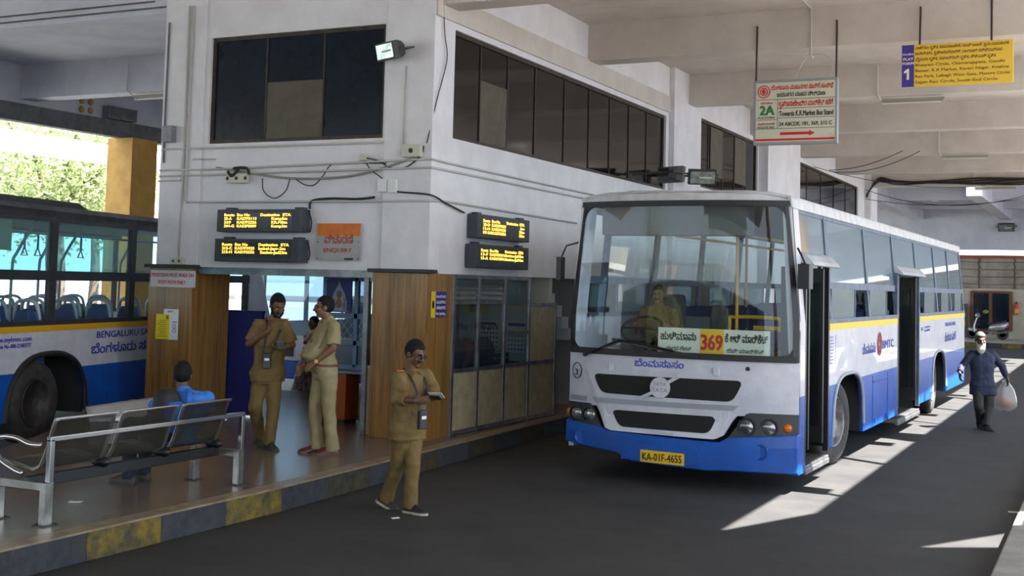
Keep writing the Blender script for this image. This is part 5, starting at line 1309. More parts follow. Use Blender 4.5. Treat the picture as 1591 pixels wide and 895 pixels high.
put('red_rail', MB().box((-6.8, YB - .22, 3.78), (11, YB - .1, 3.92)), mat('red_oxide_rail', rgb(150, 76, 60), .6), tp)
wd = thing('window_5', (-4.9, YB - .08, .3), 'x', 'window'); 
for q_ in ('label', 'category'): del wd[q_]
wd['kind'] = 'structure'
br = wood('brown_frame_wood', rgb(120, 74, 44), rgb(96, 58, 34), .5, 6)
mb = MB()
for x in (-5.70, -4.92, -4.07): mb.box((x - .07, YB - .1, .55), (x + .07, YB, 2.30))
mb.box((-5.7, YB - .085, 2.22), (-4.07, YB, 2.32)); mb.box((-5.7, YB - .085, .52), (-4.07, YB, .62)); put('window_frame', mb, br, wd)
for a, b in ((-5.63, -4.99), (-4.85, -4.14)): put('pane', MB().box((a, YB - .05, .62), (b, YB - .04, 2.22)), darkglass, wd)
o = put('oval_sticker', MB().ell((-5.12, YB - .07, 1.38), (.13, .015, .09), 14, 8), mat('olive_sticker', rgb(130, 140, 60), .6), wd)
fe = thing('fire_extinguisher', (-3.83, YB - .1, 1.3), 'red and yellow fire extinguisher hanging on the far wall', 'fire extinguisher')
mb = MB(); mb.revolve([(.002, 0), (.085, 0), (.09, .03), (.09, .42), (.06, .48), (.03, .5), (.002, .5)], (-3.83, YB - .12, 1.28), Z1, 18); put('cylinder', mb, mat('extinguisher_red', rgb(196, 60, 30), .4), fe, smooth=True)
put('label_band', MB().cyl((-3.83, YB - .12, 1.36), (-3.83, YB - .12, 1.55), .093, 18), mat('extinguisher_yellow', rgb(216, 150, 40), .5), fe); put('valve', MB().box((-3.87, YB - .16, 1.78), (-3.79, YB - .08, 1.86)), blackpl, fe)
cb = thing('dark_cabinet', (-6.2, YB - .5, .2), 'dark grey cabinet against the far wall left of the wooden window', 'cabinet')
put('carcass', MB().box((-6.45, YB - .8, .2), (-5.85, YB - .2, 1.72)), mat('cabinet_grey', rgb(92, 86, 80), .6), cb, bevel=.01); put('door_leaf', MB().box((-6.42, YB - .815, .26), (-5.88, YB - .8, 1.66)), mat('cabinet_door_grey', rgb(80, 76, 72), .6), cb)
struct('platform_far', MB().box((-16, 53.2, 0), (14, YB, .2)), mat('far_paving', rgb(170, 164, 154), .8, var=rgb(150, 144, 136), vscale=1))
fk = MB(); fy2 = MB()
for i in range(40): (fk if i % 2 else fy2).box((-16 + .75 * i, 53.06, 0), (-15.25 + .75 * i, 53.2, .198))
struct('trim_6', fk, kerbdark); struct('trim_7', fy2, kerbyel)
# canopy over the far cross road
struct('ceiling_far', MB().box((-20, 44.5, 6.3), (14, YB, 6.45)), lilac)
mb = MB(); mb.box((-20, YB - .4, 4.15), (14, YB - .1, 6.32)); struct('beam_far_edge', mb, lilac)
mb = MB()
for x in (-14.2, -8.0, -4.25, 2.5): mb.box((x - .25, 44.5, 5.5), (x + .25, YB - .4, 6.32))
for y_ in (49, 54): mb.box((-20, y_, 5.7), (14, y_ + .3, 6.32))
struct('beam_far_ribs', mb, lilac)
fn = thing('ceiling_fan', (-6.2, 50, 5.9), 'pale ceiling fan under the far canopy', 'fan')
mb = MB(); mb.cyl((-6.2, 50, 5.72), (-6.2, 50, 5.86), .13, 16); mb.cyl((-6.2, 50, 5.86), (-6.2, 50, 6.3), .02, 8); put('motor', mb, cal, fn)
for k in range(3):
    a = .3 + 2 * pi * k / 3; d_ = V((cos(a), sin(a), 0)); mb = MB(); mb.bar(V((-6.2, 50, 5.78)) + d_ * .1, V((-6.2, 50, 5.78)) + d_ * .7, .14, .012); put('blade', mb, cal, fn)
# ---- scooter
sc = thing('motor_scooter', (-4.95, 57.3, .2), 'silver motor scooter parked before the brown wooden window', 'scooter')
silver = mat('silver_paint', rgb(176, 178, 180), .3, .6); X0 = -4.95; YS = 57.3
def SP(u, z, o=0): return V((X0 + u, YS + o, .2 + z))
mb = MB(); mb.loft([[SP(u, z, o * w_) for u, z, o in ((a, zb, -1), (a, zt, -.75), (a, zt + .02, 0), (a, zt, .75), (a, zb, 1))] for a, zb, zt, w_ in ((.08, .42, .50, .10), (.2, .40, .62, .15), (.45, .40, .70, .17), (.7, .45, .74, .14), (.9, .58, .76, .06))]); put('rear_body', mb, silver, sc, smooth=True)
mb = MB(); mb.loft([[SP(u, z, o * w_) for u, z, o in ((a, zb, -1), (a, zt, -1), (a, zt, 1), (a, zb, 1))] for a, zb, zt, w_ in ((.02, .66, .70, .09), (.25, .66, .74, .13), (.55, .70, .79, .13), (.80, .75, .86, .10))]); put('saddle', mb, blackpl, sc, bevel=.02)
mb = MB(); mb.loft([[SP(a - .03, z, -w_), SP(a + .04, z, -w_ * .9), SP(a + .04, z, w_ * .9), SP(a - .03, z, w_)] for a, z, w_ in ((-.48, .30, .17), (-.50, .55, .18), (-.44, .80, .13), (-.38, .95, .09))]); put('front_apron', mb, silver, sc, bevel=.02)
mb = MB(); mb.box(SP(-.48, .24, -.14), SP(.1, .30, .14)); mb.tube([SP(-.45, .3), SP(.05, .28)], .05, 8); put('footboard', mb, blackpl, sc, bevel=.015)
mb = MB(); mb.ell(SP(-.36, 1.02), (.11, .12, .10), 14, 10); put('headlight_cowl', mb, silver, sc, smooth=True)
mb = MB(); mb.tube(bez([SP(-.25, 1.05, -.33), SP(-.33, 1.05, -.18), SP(-.36, 1.05, 0), SP(-.33, 1.05, .18), SP(-.25, 1.05, .33)]), .018, 8); put('handlebar', mb, blackpl, sc, smooth=True)
for o_ in (-.26, .26):
    mb = MB(); mb.tube([SP(-.34, 1.05, o_), SP(-.36, 1.22, o_)], .008, 6); mb.ell(SP(-.36, 1.27, o_), (.015, .06, .045), 10, 8); put('mirror', mb, blackpl, sc)
mb = MB(); mb.tube([SP(-.56, .25, 0), SP(-.40, .95, 0)], .03, 8); put('fork', mb, blackpl, sc)
mb = MB(); mb.ell(SP(-.57, .40), (.2, .08, .1), 12, 8); put('mudguard', mb, silver, sc, smooth=True)
for u in (-.58, .66):
    mb = MB(); mb.revolve([(.13, -.05), (.22, -.05), (.245, -.02), (.245, .02), (.22, .05), (.13, .05), (.13, -.05)], SP(u, .245), Y1, 24); w_ = put('wheel', mb, tyre, sc, smooth=True); mb = MB(); mb.revolve([(.002, -.02), (.13, -.03), (.13, .03), (.002, .02)], SP(u, .245), Y1, 16); put('hub', mb, rimm, w_)
mb = MB(); mb.tube([SP(.2, .26, -.16), SP(.85, .34, -.18)], .045, 10); put('silencer', mb, rimm, sc)
mb = MB(); mb.box(SP(.86, .5, -.09), SP(.88, .66, .09)); put('tail_lamp', mb, textred, sc)

# ================================================================ TREES
leafs = []
for i, c in enumerate((rgb(138, 150, 100), rgb(164, 172, 128), rgb(112, 126, 80))):
    m_ = mat('leaf_%d' % i, c, .5); n_ = m_.node_tree.nodes; l_ = m_.node_tree.links
    t_ = n_.new('ShaderNodeBsdfTranslucent'); t_.inputs[0].default_value = c; x_ = n_.new('ShaderNodeMixShader'); x_.inputs[0].default_value = .5
    l_.new(n_['Principled BSDF'].outputs[0], x_.inputs[1]); l_.new(t_.outputs[0], x_.inputs[2]); l_.new(x_.outputs[0], n_['Material Output'].inputs[0]); leafs.append(m_)
bark = mat('bark', rgb(92, 78, 66), .9, var=rgb(70, 58, 50), vscale=8)
def tree(x, y, h, cr, label, n=7500, seed=1, m=0):
    rnd = random.Random(seed)
    t = thing('tree', (x, y, 0), label, 'tree', 'trees outside on the left')
    mb = MB(); top = V((x, y, h * .55)); mb.tube(bez([(x, y, -.2), (x + .15, y, h * .2), (x - .1, y + .1, h * .4), top], 4), [.28 * (1 - .5 * i / 12) for i in range(13)], 8)
    cs = []
    for k in range(11):
        a = rnd.random() * 2 * pi; e = rnd.uniform(.1, 1.1); d = V((cos(a) * cos(e), sin(a) * cos(e), sin(e)))
        tip = top + d * cr * rnd.uniform(.7, 1.05); st = V((x, y, h * rnd.uniform(.35, .55)))
        mb.tube(bez([st, st.lerp(tip, .5) + V((0, 0, rnd.uniform(-.2, .4))), tip], 4), [.10 * (1 - .85 * i / 8) + .01 for i in range(9)], 6)
        cs.append(tip); cs.append(st.lerp(tip, .6))
    put('trunk', mb, bark, t, smooth=True)
    mb = MB()
    for i in range(n):
        c = rnd.choice(cs); d = V((rnd.gauss(0, 1), rnd.gauss(0, 1), rnd.gauss(0, .8))); p = c + d * cr * .23
        s = rnd.uniform(.07, .16); u = V((rnd.gauss(0, 1), rnd.gauss(0, 1), rnd.gauss(0, .6))).normalized(); w_ = u.cross(V((rnd.gauss(0, 1), rnd.gauss(0, 1), rnd.gauss(0, 1)))).normalized()
        mb.add([p - u * s, p + w_ * s * .45, p + u * s, p - w_ * s * .45], [(0, 1, 2, 3)], rnd.choice((0, 0, 1, 2)))
    o = put('crown', mb, leafs, t, fix=False); o['kind'] = 'stuff'
def bush(x, y, r_, label, seed):
    rnd = random.Random(seed); t = thing('bush', (x, y, 0), label, 'bush'); mb = MB()
    for k in range(9): a = k * .7; mb.tube([(x, y, -.05), (x + cos(a) * r_ * .5, y + sin(a) * r_ * .4, 1.6 + .5 * (k % 3))], [.05, .015], 6)
    put('stems', mb, bark, t); mb = MB()
    for i in range(4200):
        d = V((rnd.gauss(0, 1), rnd.gauss(0, 1), rnd.gauss(0, 1))); d = d / max(1, d.length * .8); p = V((x + d.x * r_, y + d.y * r_ * .7, 1.7 + d.z * 1.6))
        if p.z < .05: continue
        s = rnd.uniform(.06, .14); u = V((rnd.gauss(0, 1), rnd.gauss(0, 1), rnd.gauss(0, .6))).normalized(); w_ = u.cross(V((rnd.gauss(0, 1), rnd.gauss(0, 1), rnd.gauss(0, 1)))).normalized()
        mb.add([p - u * s, p + w_ * s * .45, p + u * s, p - w_ * s * .45], [(0, 1, 2, 3)], rnd.choice((0, 0, 1, 2)))
    o = put('foliage', mb, leafs, t, fix=False); o['kind'] = 'stuff'
bush(-20.8, -27, 2.6, 'sunlit green bush mirrored left of the route board in the bus windscreen', 5); bush(-8.2, -27, 2.4, 'sunlit green bush mirrored above the route number in the bus windscreen', 6)
for i, (x, y, h, cr) in enumerate(((-12, -34, 8, 4.2), (-27, -34, 9, 4.8))):
    tree(x, y, h, cr, 'leafy tree outside behind the viewpoint, mirrored in the windscreen of the oncoming bus', n=2600, seed=50 + i)
for i, (x, y, h, cr) in enumerate(((-40, 38, 9, 4.6), (-46, 46, 11, 5.6), (-33, 31, 7.5, 3.6), (-52, 44, 11, 5.5), (-58, 58, 13, 6.5))):
    tree(x, y, h, cr, 'leafy green tree in bright light outside the station at the left', seed=20 + i)

# ================================================================ PEOPLE
TOW = V((-CF.x, -CF.y, 0)).normalized(); RGT = V((CR.x, CR.y, 0)).normalized()
def remesh(mb, vox, it=3, fac=.5, wr=0, wf=9, off=V((0, 0, 0)), name='m'):
    me = mb.mesh('tmp'); recalc(me)
    o = bpy.data.objects.new('tmp', me); COL.objects.link(o)
    r = o.modifiers.new('r', 'REMESH'); r.mode = 'VOXEL'; r.voxel_size = vox
    if it: s = o.modifiers.new('s', 'SMOOTH'); s.factor = fac; s.iterations = it
    dg = bpy.context.evaluated_depsgraph_get()
    m2 = bpy.data.meshes.new_from_object(o.evaluated_get(dg))
    bpy.data.objects.remove(o); bpy.data.meshes.remove(me)
    if wr:
        ns = [v.normal.copy() for v in m2.vertices]
        for v, n_ in zip(m2.vertices, ns):
            q = v.co
            k = noise.noise(V((q.x * wf, q.y * wf, q.z * wf * .8))) + .5 * noise.noise(V((q.x * wf * 2.1, q.y * wf * 2.1, q.z * wf * 1.6 + 7)))
            v.co = q + n_ * k * wr
    for v in m2.vertices: v.co = v.co - off
    for p in m2.polygons: p.use_smooth = True
    m2.name = name
    return m2
def cap(mb, a, b, r0, r1, n=14):
    a, b = V(a), V(b); d = b - a; L_ = d.length
    if L_ < 1e-4: return
    d /= L_; pts = []; rs = []
    for i in range(5):
        t = -pi / 2 + pi / 2 * i / 4; pts.append(a + d * r0 * sin(t)); rs.append(max(r0 * cos(t), .001))
    for i in range(1, 4): pts.append(a.lerp(b, i / 4)); rs.append(r0 + (r1 - r0) * i / 4)
    for i in range(5):
        t = pi / 2 * i / 4; pts.append(b + d * r1 * sin(t)); rs.append(max(r1 * cos(t), .001))
    mb.tube(pts, rs, n)
def ring(c, r, f, a, b, n=20, sq=2.4):
    out = []
    for j in range(n):
        t = 2 * pi * j / n; x = abs(cos(t)) ** (2 / sq) * (1 if cos(t) >= 0 else -1); y = abs(sin(t)) ** (2 / sq) * (1 if sin(t) >= 0 else -1)
        out.append(c + r * a * x + f * b * y)
    return out
def frame(f, up=Z1):
    f = V(f).normalized(); r = f.cross(V(up)).normalized(); return f, r, r.cross(f).normalized()
def hand(mb, wr, d, n, side, curl=.35, s=1.0, spread=.1):
    """wrist, finger direction, palm-facing normal, side = direction the thumb leaves to"""
    d = V(d).normalized(); n = V(n); n = (n - d * n.dot(d)).normalized(); t = V(side); t = (t - d * t.dot(d) - n * t.dot(n)).normalized()
    wr = V(wr)
    mb.loft([ring(wr + d * (x * s), t, n, a * s, b * s, 12) for x, a, b in ((-.02, .026, .020), (.0, .027, .019), (.03, .037, .018), (.065, .043, .016), (.092, .042, .013), (.10, .036, .010))])
    for k, ln in zip((.031, .0105, -.0105, -.031), (.070, .080, .074, .058)):
        p = wr + d * .090 * s + t * k * s; dd = (d + t * k * spread * 8).normalized(); r0 = .0092 * s
        for j, f in enumerate((.45, .32, .23)):
            a = curl * (j * .8 + .6); q = (dd * cos(a) + n * sin(a)).normalized()
            e = p + q * ln * f * s * 1.05; cap(mb, p, e, r0, r0 * .9, 8); p = e; r0 *= .92
    p = wr + d * .022 * s + t * .030 * s
    for ln, dd in ((.042, d * .62 + t * .75 + n * .25), (.034, d * .85 + t * .4 + n * .35)):
        e = p + dd.normalized() * ln * s; cap(mb, p, e, .0125 * s, .0105 * s, 8); p = e
skin_c = {}
def skin(name, c): return mat(name, c, .5, var=tuple(q * .86 for q in c[:3]) + (1,), vscale=7)
hair_m = mat('black_hair', rgb(14, 12, 12), .7, spec=.25, bump=.3, bscale=160)
eyew = mat('eye_white', rgb(150, 138, 128), .4); eyed = mat('eye_dark', rgb(22, 16, 14), .2)
lipm = mat('lip_brown', rgb(92, 52, 46), .5)
specm = mat('spectacle_frame', rgb(60, 62, 66), .3, .6)
def person(name, base, label, J, tf, hf, hu, sk, shirt, trousers, shoe, S=1.0, belly=0, sleeve=.85, hem=None, tuck=False, hair='short', beard=None, specs=False, feet=True, legs=True, cuff=.062, sleeve_r=1.0, broad=1.0, collar=True, seated=False, footm=None, vox=.0065):
    t = thing(name, base, label, 'person'); O = V(base)
    tf, tr, tu = frame(tf)
    H = J['head']; hf, hr, hu = frame(hf, hu); s = S
    P, N, C = J['pelvis'], J['neck'], J['chest']
    R3 = Matrix((hr, hf, hu)).transposed()
    mb = MB()
    E_ = lambda c, r: mb.ell(H + (hr * c[0] + hf * c[1] + hu * c[2]) * s, [q * s for q in r], 20, 14, R=R3)
    E_((0, -.012, .025), (.073, .094, .092)); E_((0, .022, -.045), (.058, .066, .075)); E_((0, .062, -.098), (.026, .026, .020)); E_((0, .078, .018), (.050, .018, .012))
    for k in (-1, 1): E_((k * .078, -.012, -.012), (.010, .022, .032)); E_((k * .042, .062, -.028), (.024, .022, .02))
    cap(mb, H + (hf * .088 + hu * .004) * s, H + (hf * .108 - hu * .034) * s, .010 * s, .016 * s)
    for k in (-1, 1): E_((k * .013, .098, -.038), (.011, .012, .009))
    cap(mb, N - Z1 * .03 * s, H + (-hf * .012 - hu * .06) * s, .060 * s, .054 * s)
    up = (N - P); sp = lambda f: P + up * f + (C - (P + up * .62)) * max(0, 1 - ((f - .62) / .5) ** 2)
    def torso(mm, g, rows):
        mm.loft([ring(sp(f) + tf * (fo * s), tr, tf, (a * broad + g) * s, (b + g) * s) for f, a, b, fo in rows])
    rows = [(-.12, .150, .100, 0), (.0, .165, .112, 0), (.15, .158, .112 + belly * .25, belly * .3), (.35, .152, .108 + belly * .45, .005 + belly * .6), (.6, .168, .112 + belly * .2, .012 + belly * .3), (.8, .180, .108, .008), (.92, .150, .088, 0), (1.0, .085, .068, 0), (1.05, .060, .058, 0)]
    torso(mb, -.012, rows)
    hands = J['hands']
    for i, k in enumerate(('R', 'L')):
        sh, el, wr = J['sh' + k], J['el' + k], J['wr' + k]
        mb.ell(sh, (.058 * s,) * 3, 14, 10); cap(mb, sh, el, .047 * s, .040 * s); cap(mb, el, el.lerp(wr, .35), .041 * s, .041 * s); cap(mb, el.lerp(wr, .3), wr, .041 * s, .027 * s)
        hand(mb, wr, *hands[i][:3], curl=hands[i][3], s=s * .98)
    if legs:
        for k in ('R', 'L'):
            hp, kn, an = J['hip' + k], J['kn' + k], J['an' + k]
            cap(mb, hp, kn, .082 * s, .054 * s); cap(mb, kn, kn.lerp(an, .35), .052 * s, .054 * s); cap(mb, kn.lerp(an, .3), an, .054 * s, .030 * s)
            td = J['toe' + k]; td = V(td).normalized(); cap(mb, an - Z1 * .04 * s - td * .02, an - Z1 * .055 * s + td * .13 * s, .026 * s, .020 * s)
    me = remesh(mb, vox * s if s < 1.2 else vox, 2, .5, off=O, name='body'); link('body', me, sk, t)
    # ---- clothes
    if shirt:
        mb = MB(); hm = -.12 if hem is None else hem
        rr = [q for q in rows if q[0] > hm + .02]; f0 = rr[0]
        rr = [(hm, f0[1] + .004 + (.035 if hm < -.05 else 0), f0[2] + .006 + (.025 if hm < -.05 else 0), f0[3])] + ([(-.1, .178, .125, 0)] if hm < -.2 else []) + [q if q[0] > .05 or hm > -.05 else (q[0], q[1] + .022, q[2] + .016, q[3]) for q in rr[:-1]]
        torso(mb, .014, rr)
        for k in ('R', 'L'):
            sh, el, wr = J['sh' + k], J['el' + k], J['wr' + k]
            mb.ell(sh, (.070 * s,) * 3, 16, 12)
            if sleeve <= 1:
                e = sh.lerp(el, sleeve); mb.tube([sh, sh.lerp(e, .5), e], [.066 * s, .064 * s * sleeve_r, .068 * s * sleeve_r], 16)
            else:
                cap(mb, sh, el, .064 * s * sleeve_r, .056 * s * sleeve_r); e = el.lerp(wr, sleeve - 1); mb.tube([el, el.lerp(e, .6), e], [.056 * s * sleeve_r, .05 * s * sleeve_r, .045 * s * sleeve_r], 16)
        cap(mb, N - Z1 * .01, N + Z1 * .015, .066 * s, .062 * s)
        for k in ('R', 'L'): cap(mb, N - Z1 * .035 * s, J['sh' + k] - Z1 * .004 * s, .060 * s, .066 * s); cap(mb, J['sh' + k], sp(.45), .07 * s, .09 * s)
        me = remesh(mb, .010 * s, 2, .5, wr=.009 * s, wf=12, off=O, name='shirt'); link('shirt', me, shirt, t)
        if collar:
            mb = MB()
            for k in (-1, 1):
                a = N + tr * k * .062 * s + Z1 * .02 * s; b = N + tf * .075 * s + tr * k * .02 * s - Z1 * .005 * s; c_ = N + tf * .09 * s + tr * k * .06 * s - Z1 * .045 * s; d_ = N + tr * k * .078 * s - Z1 * .012 * s - tf * .02
                mb.prism([a, b, c_, d_], (tf * .4 + tr * k * .5 + Z1 * .3).normalized() * .010 * s)
            mb.tube([N + tr * .068 * s * cos(a) + tf * .066 * s * sin(a) + Z1 * .012 * s for a in [2 * pi * j / 20 for j in range(20)]], .014 * s, 6, close=True)
            put('collar', mb, shirt, t, smooth=False)
            mb = MB()
            for j in range(5):
                f = .85 - .17 * j; q = sp(f) + tf * ((.135 if 0 else [.117, .128, .13, .128, .13][j]) + belly * [.1, .35, .85, .85, .6][j]) * s
                mb.ell(q, (.006, .006, .006), 8, 6)
            put('button', mb, shirt, t)
    if trousers:
        mb = MB()
        mb.loft([ring(sp(f) + tf * fo * s, tr, tf, a * s, b * s) for f, a, b, fo in (((.10, .162 * broad, .118 + belly * .25, belly * .3), (.04, .170 * broad, .122 + belly * .2, belly * .2), (-.10, .178 * broad, .125, 0), (-.2, .165, .115, 0)) if not seated else ((.12, .165, .12, 0), (0, .175, .125, 0), (-.12, .17, .12, 0)))])
        for k in ('R', 'L'):
            hp, kn, an = J['hip' + k], J['kn' + k], J['an' + k]
            cap(mb, hp, kn, .098 * s, .074 * s); e = kn.lerp(an, 1.10)
            mb.tube([kn, kn.lerp(e, .3), kn.lerp(e, .7), e], [.074 * s, .070 * s, .064 * s, cuff * s], 16)
            mb.ell(kn, (.074 * s,) * 3, 14, 10)
        me = remesh(mb, .010 * s, 2, .5, wr=.010 * s, wf=10, off=O, name='trousers'); link('trousers', me, trousers, t)
    if tuck:
        mb = MB(); mb.loft([ring(sp(f) + tf * belly * .3 * s, tr, tf, (.176 * broad) * s, (.132 + belly * .3) * s) for f in (.08, .125)]); put('belt', mb, mat('brown_belt', rgb(96, 44, 34), .5), t, smooth=False)
    if shoe and legs:
        for k in ('R', 'L'):
            an = J['an' + k]; td = V(J['toe' + k]).normalized(); tu_ = V((0, 0, 1)) - td * td.z; tu_.normalize(); sd = td.cross(tu_)
            g = an - Z1 * .085 * s if abs(td.z) < .3 else an - tu_ * .085 * s
            mb = MB()
            mb.loft([[g + td * x * s + sd * (w_ * cos(a)) * s + tu_ * (max(0, sin(a)) * h_) * s - tu_ * (.004 if sin(a) < 0 else 0) for a in [2 * pi * j / 16 for j in range(16)]] for x, w_, h_ in ((-.075, .02, .04), (-.065, .034, .075), (-.02, .042, .115), (.04, .046, .10), (.10, .050, .068), (.16, .046, .048), (.195, .028, .034), (.205, .01, .015))])
            so_ = put('shoe', mb, shoe, t, smooth=True)
            mb = MB(); mb.loft([[g + td * x * s + sd * w_ * s * e + tu_ * z * s for e, z in ((-1, -.006), (1, -.006), (1, .018), (-1, .018))] for x, w_ in ((-.078, .026), (-.05, .042), (.05, .046), (.11, .053), (.17, .046), (.207, .018))]); put('sole', mb, footm or darkstone, so_)
    # ---- head details
    def hp_(c): return H + (hr * c[0] + hf * c[1] + hu * c[2]) * s
    if hair:
        mb = MB(); tmp = MB(); tmp.ell((0, 0, 0), (1, 1, 1), 40, 30)
        g = {'short': 1.08, 'thick': 1.14, 'long': 1.14}[hair]
        line = {'short': (.040, -.55), 'thick': (.038, -.55), 'long': (.040, -.9)}[hair]
        keep = []
        for f in tmp.f:
            c_ = sum((tmp.v[i] for i in f), V()) / len(f); y_, z_, x_ = c_.y * .094, c_.z * .092, c_.x * .073
            def lp(a, b, t_): return a + (b - a) * max(0, min(1, t_))
            lo_ = -.088 if hair != 'long' else -.09
            lim = line[0] if y_ > .05 else (lp(line[0], -.045, (.05 - y_) / .042) if y_ > .008 else lp(-.045 if abs(x_) > .03 else -.06, lo_, (.008 - y_) / .04))
            if z_ > lim: keep.append(f)
        used = sorted({i for f in keep for i in f}); ix = {j: i for i, j in enumerate(used)}
        vs = []
        for i in used:
            q = tmp.v[i]; k = 1 + .025 * noise.noise(V((q.x * 5, q.y * 5, q.z * 5 + len(label))))
            top = 1 + (.06 if hair == 'thick' else .03) * max(0, q.z)
            vs.append(hp_((q.x * .073 * g * k, q.y * .094 * g * k - .012, q.z * .092 * g * k * top + .025)))
        mb.add(vs, [tuple(ix[i] for i in f) for f in keep])
        o = put('hair', mb, hair_m if hair != 'long' else hair_m, t, smooth=True); sd_ = o.modifiers.new('s', 'SOLIDIFY'); sd_.thickness = .012 * s; sd_.offset = -1
    for k in (-1, 1):
        mb = MB(); mb.ell(hp_((k * .030, .083, -.002)), (.0115 * s, .006 * s, .0048 * s), 12, 8, R=R3); e_ = put('eye', mb, eyew, t, smooth=True)
        mb = MB(); mb.ell(hp_((k * .030, .0865, -.002)), (.0062 * s, .0035 * s, .0050 * s), 10, 8, R=R3); put('iris', mb, eyed, e_, smooth=True)
        mb = MB(); mb.tube([hp_((k * .014, .098, .016)), hp_((k * .032, .094, .022)), hp_((k * .050, .080, .017))], [.003 * s, .005 * s, .003 * s], 6); put('eyebrow', mb, hair_m, t)
    mb = MB(); mb.ell(hp_((0, .083, -.066)), (.023 * s, .010 * s, .008 * s), 12, 8, R=R3); put('mouth', mb, lipm, t, smooth=True)
    if beard:
        bm_, full = beard
        mb = MB(); mb.tube([hp_((-.030, .078, -.058)), hp_((-.012, .092, -.050)), hp_((.012, .092, -.050)), hp_((.030, .078, -.058))], [.005 * s, .009 * s, .009 * s, .005 * s], 8); put('moustache', mb, bm_, t, smooth=True)
        if full:
            mb = MB(); L_ = full
            for k in (-1, 1): cap(mb, hp_((k * .066, .008, -.03)), hp_((k * .050, .04, -.085)), .012 * s, .02 * s)
            mb.ell(hp_((0, .048, -.095 - L_ * .3)), ((.050 + L_ * .18) * s, (.036 + L_ * .12) * s, (.030 + L_ * .55) * s), 16, 12, R=R3)
            cap(mb, hp_((-.044, .05, -.075)), hp_((.044, .05, -.075)), .018 * s, .018 * s) if 0 else None
            for k in (-1, 1): cap(mb, hp_((k * .046, .045, -.080)), hp_((k * .02, .068, -.098)), .018 * s, .02 * s)
            me = remesh(mb, .006 * s, 1, .5, wr=.004 * s, wf=40, off=O, name='beard'); link('beard', me, bm_, t)
    if specs:
        mb = MB()
        for k in (-1, 1):
            c_ = hp_((k * .031, .105, -.003)); mb.tube([c_ + (hr * cos(a) * .022 + hu * sin(a) * .016) * s for a in [2 * pi * j / 16 for j in range(16)]], .0022 * s, 6, close=True)
            mb.tube([hp_((k * .052, .104, .002)), hp_((k * .074, .07, .002)), hp_((k * .082, -.01, .0))], .0022 * s, 6)
        mb.tube([hp_((-.01, .107, .002)), hp_((.01, .107, .002))], .0022 * s, 6); sp_ = put('spectacles', mb, specm, t)
        mb = MB()
        for k in (-1, 1): mb.prism([hp_((k * .031, .105, -.003)) + (hr * cos(a) * .021 + hu * sin(a) * .015) * s for a in [2 * pi * j / 14 for j in range(14)]], hf * .001)
        put('lenses', mb, clear_glass, sp_)
    return t, dict(tf=tf, tr=tr, sp=sp, hp=hp_, N=N, H=H, s=s, O=O)
def px(d0):
    return lambda x, y, off=0: at_d(x, y, d0 - off)
khaki = mat('khaki_uniform', rgb(120, 97, 54), .85, var=rgb(104, 83, 45), vscale=5, bump=.25, bscale=24)
khaki_p = mat('pale_khaki_uniform', rgb(156, 141, 104), .8, var=rgb(140, 127, 92), vscale=5, bump=.25, bscale=24)
bshoe = mat('black_shoe', rgb(30, 30, 34), .45); brshoe = mat('maroon_shoe', rgb(82, 34, 30), .3); sandal = mat('dark_sandal', rgb(62, 54, 46), .6)
sk1 = skin('skin_a', rgb(112, 76, 52)); sk2 = skin('skin_b', rgb(124, 84, 60)); sk3 = skin('skin_c', rgb(98, 64, 46)); sk4 = skin('skin_d', rgb(80, 54, 42))
def foot(x, y, z): return at_z(x, y, z) + Z1 * .085
blk = mat('black_device', rgb(26, 26, 28), .4); strapm = mat('black_strap', rgb(28, 28, 32), .7)
def ticket_machine(I, p, d, label, n_, drop):
    """machine on a neck strap"""
    N, tf, tr = I['N'], I['tf'], I['tr']
    t = thing('ticket_machine', p, label, 'ticket machine')
    mb = MB(); M_ = Matrix((tr, n_, tr.cross(n_))).transposed().to_4x4(); M_.translation = p
    mb.cbox((0, 0, 0), (.085, .05, .17), 0, M_); put('case', mb, blk, t, bevel=.008)
    mb = MB(); mb.cbox((0, .027, .02), (.05, .004, .028), 0, M_); put('white_label', mb, cal, t); mb = MB(); mb.cbox((0, .027, .055), (.066, .004, .026), 0, M_); put('display', mb, darkin, t)
    for k in (-1, 1):
        a = N + tr * k * .065 - Z1 * .0 - tf * .02; b = N + tr * k * .075 + tf * .09 - Z1 * .06; c_ = p + tr * k * .045 + Z1 * .08 + n_ * .01; m_ = b.lerp(c_, .45) + tf * .03
        mb = MB(); q = bez([N - tf * .085 + Z1 * .02, a + tr * k * .012 + Z1 * .025, b, m_, c_], 6)
        mb.loft([[u_ + tr * .012, u_ + tr * .012 + n_ * .004, u_ - tr * .012 + n_ * .004, u_ - tr * .012] for u_ in q]); put('strap', mb, strapm, t)
    return t
def slab(name, c, x, y, w_, h_, d_, m, label, cat, parts=True):
    x = V(x).normalized(); y = V(y); y = (y - x * y.dot(x)).normalized(); n_ = x.cross(y)
    mb = MB(); M_ = Matrix((x, y, n_)).transposed().to_4x4(); M_.translation = V(c); mb.cbox((0, 0, 0), (w_, h_, d_), 0, M_)
    o = put(name, mb, m, bevel=min(.003, d_ * .3)); return tag(o, label, cat)

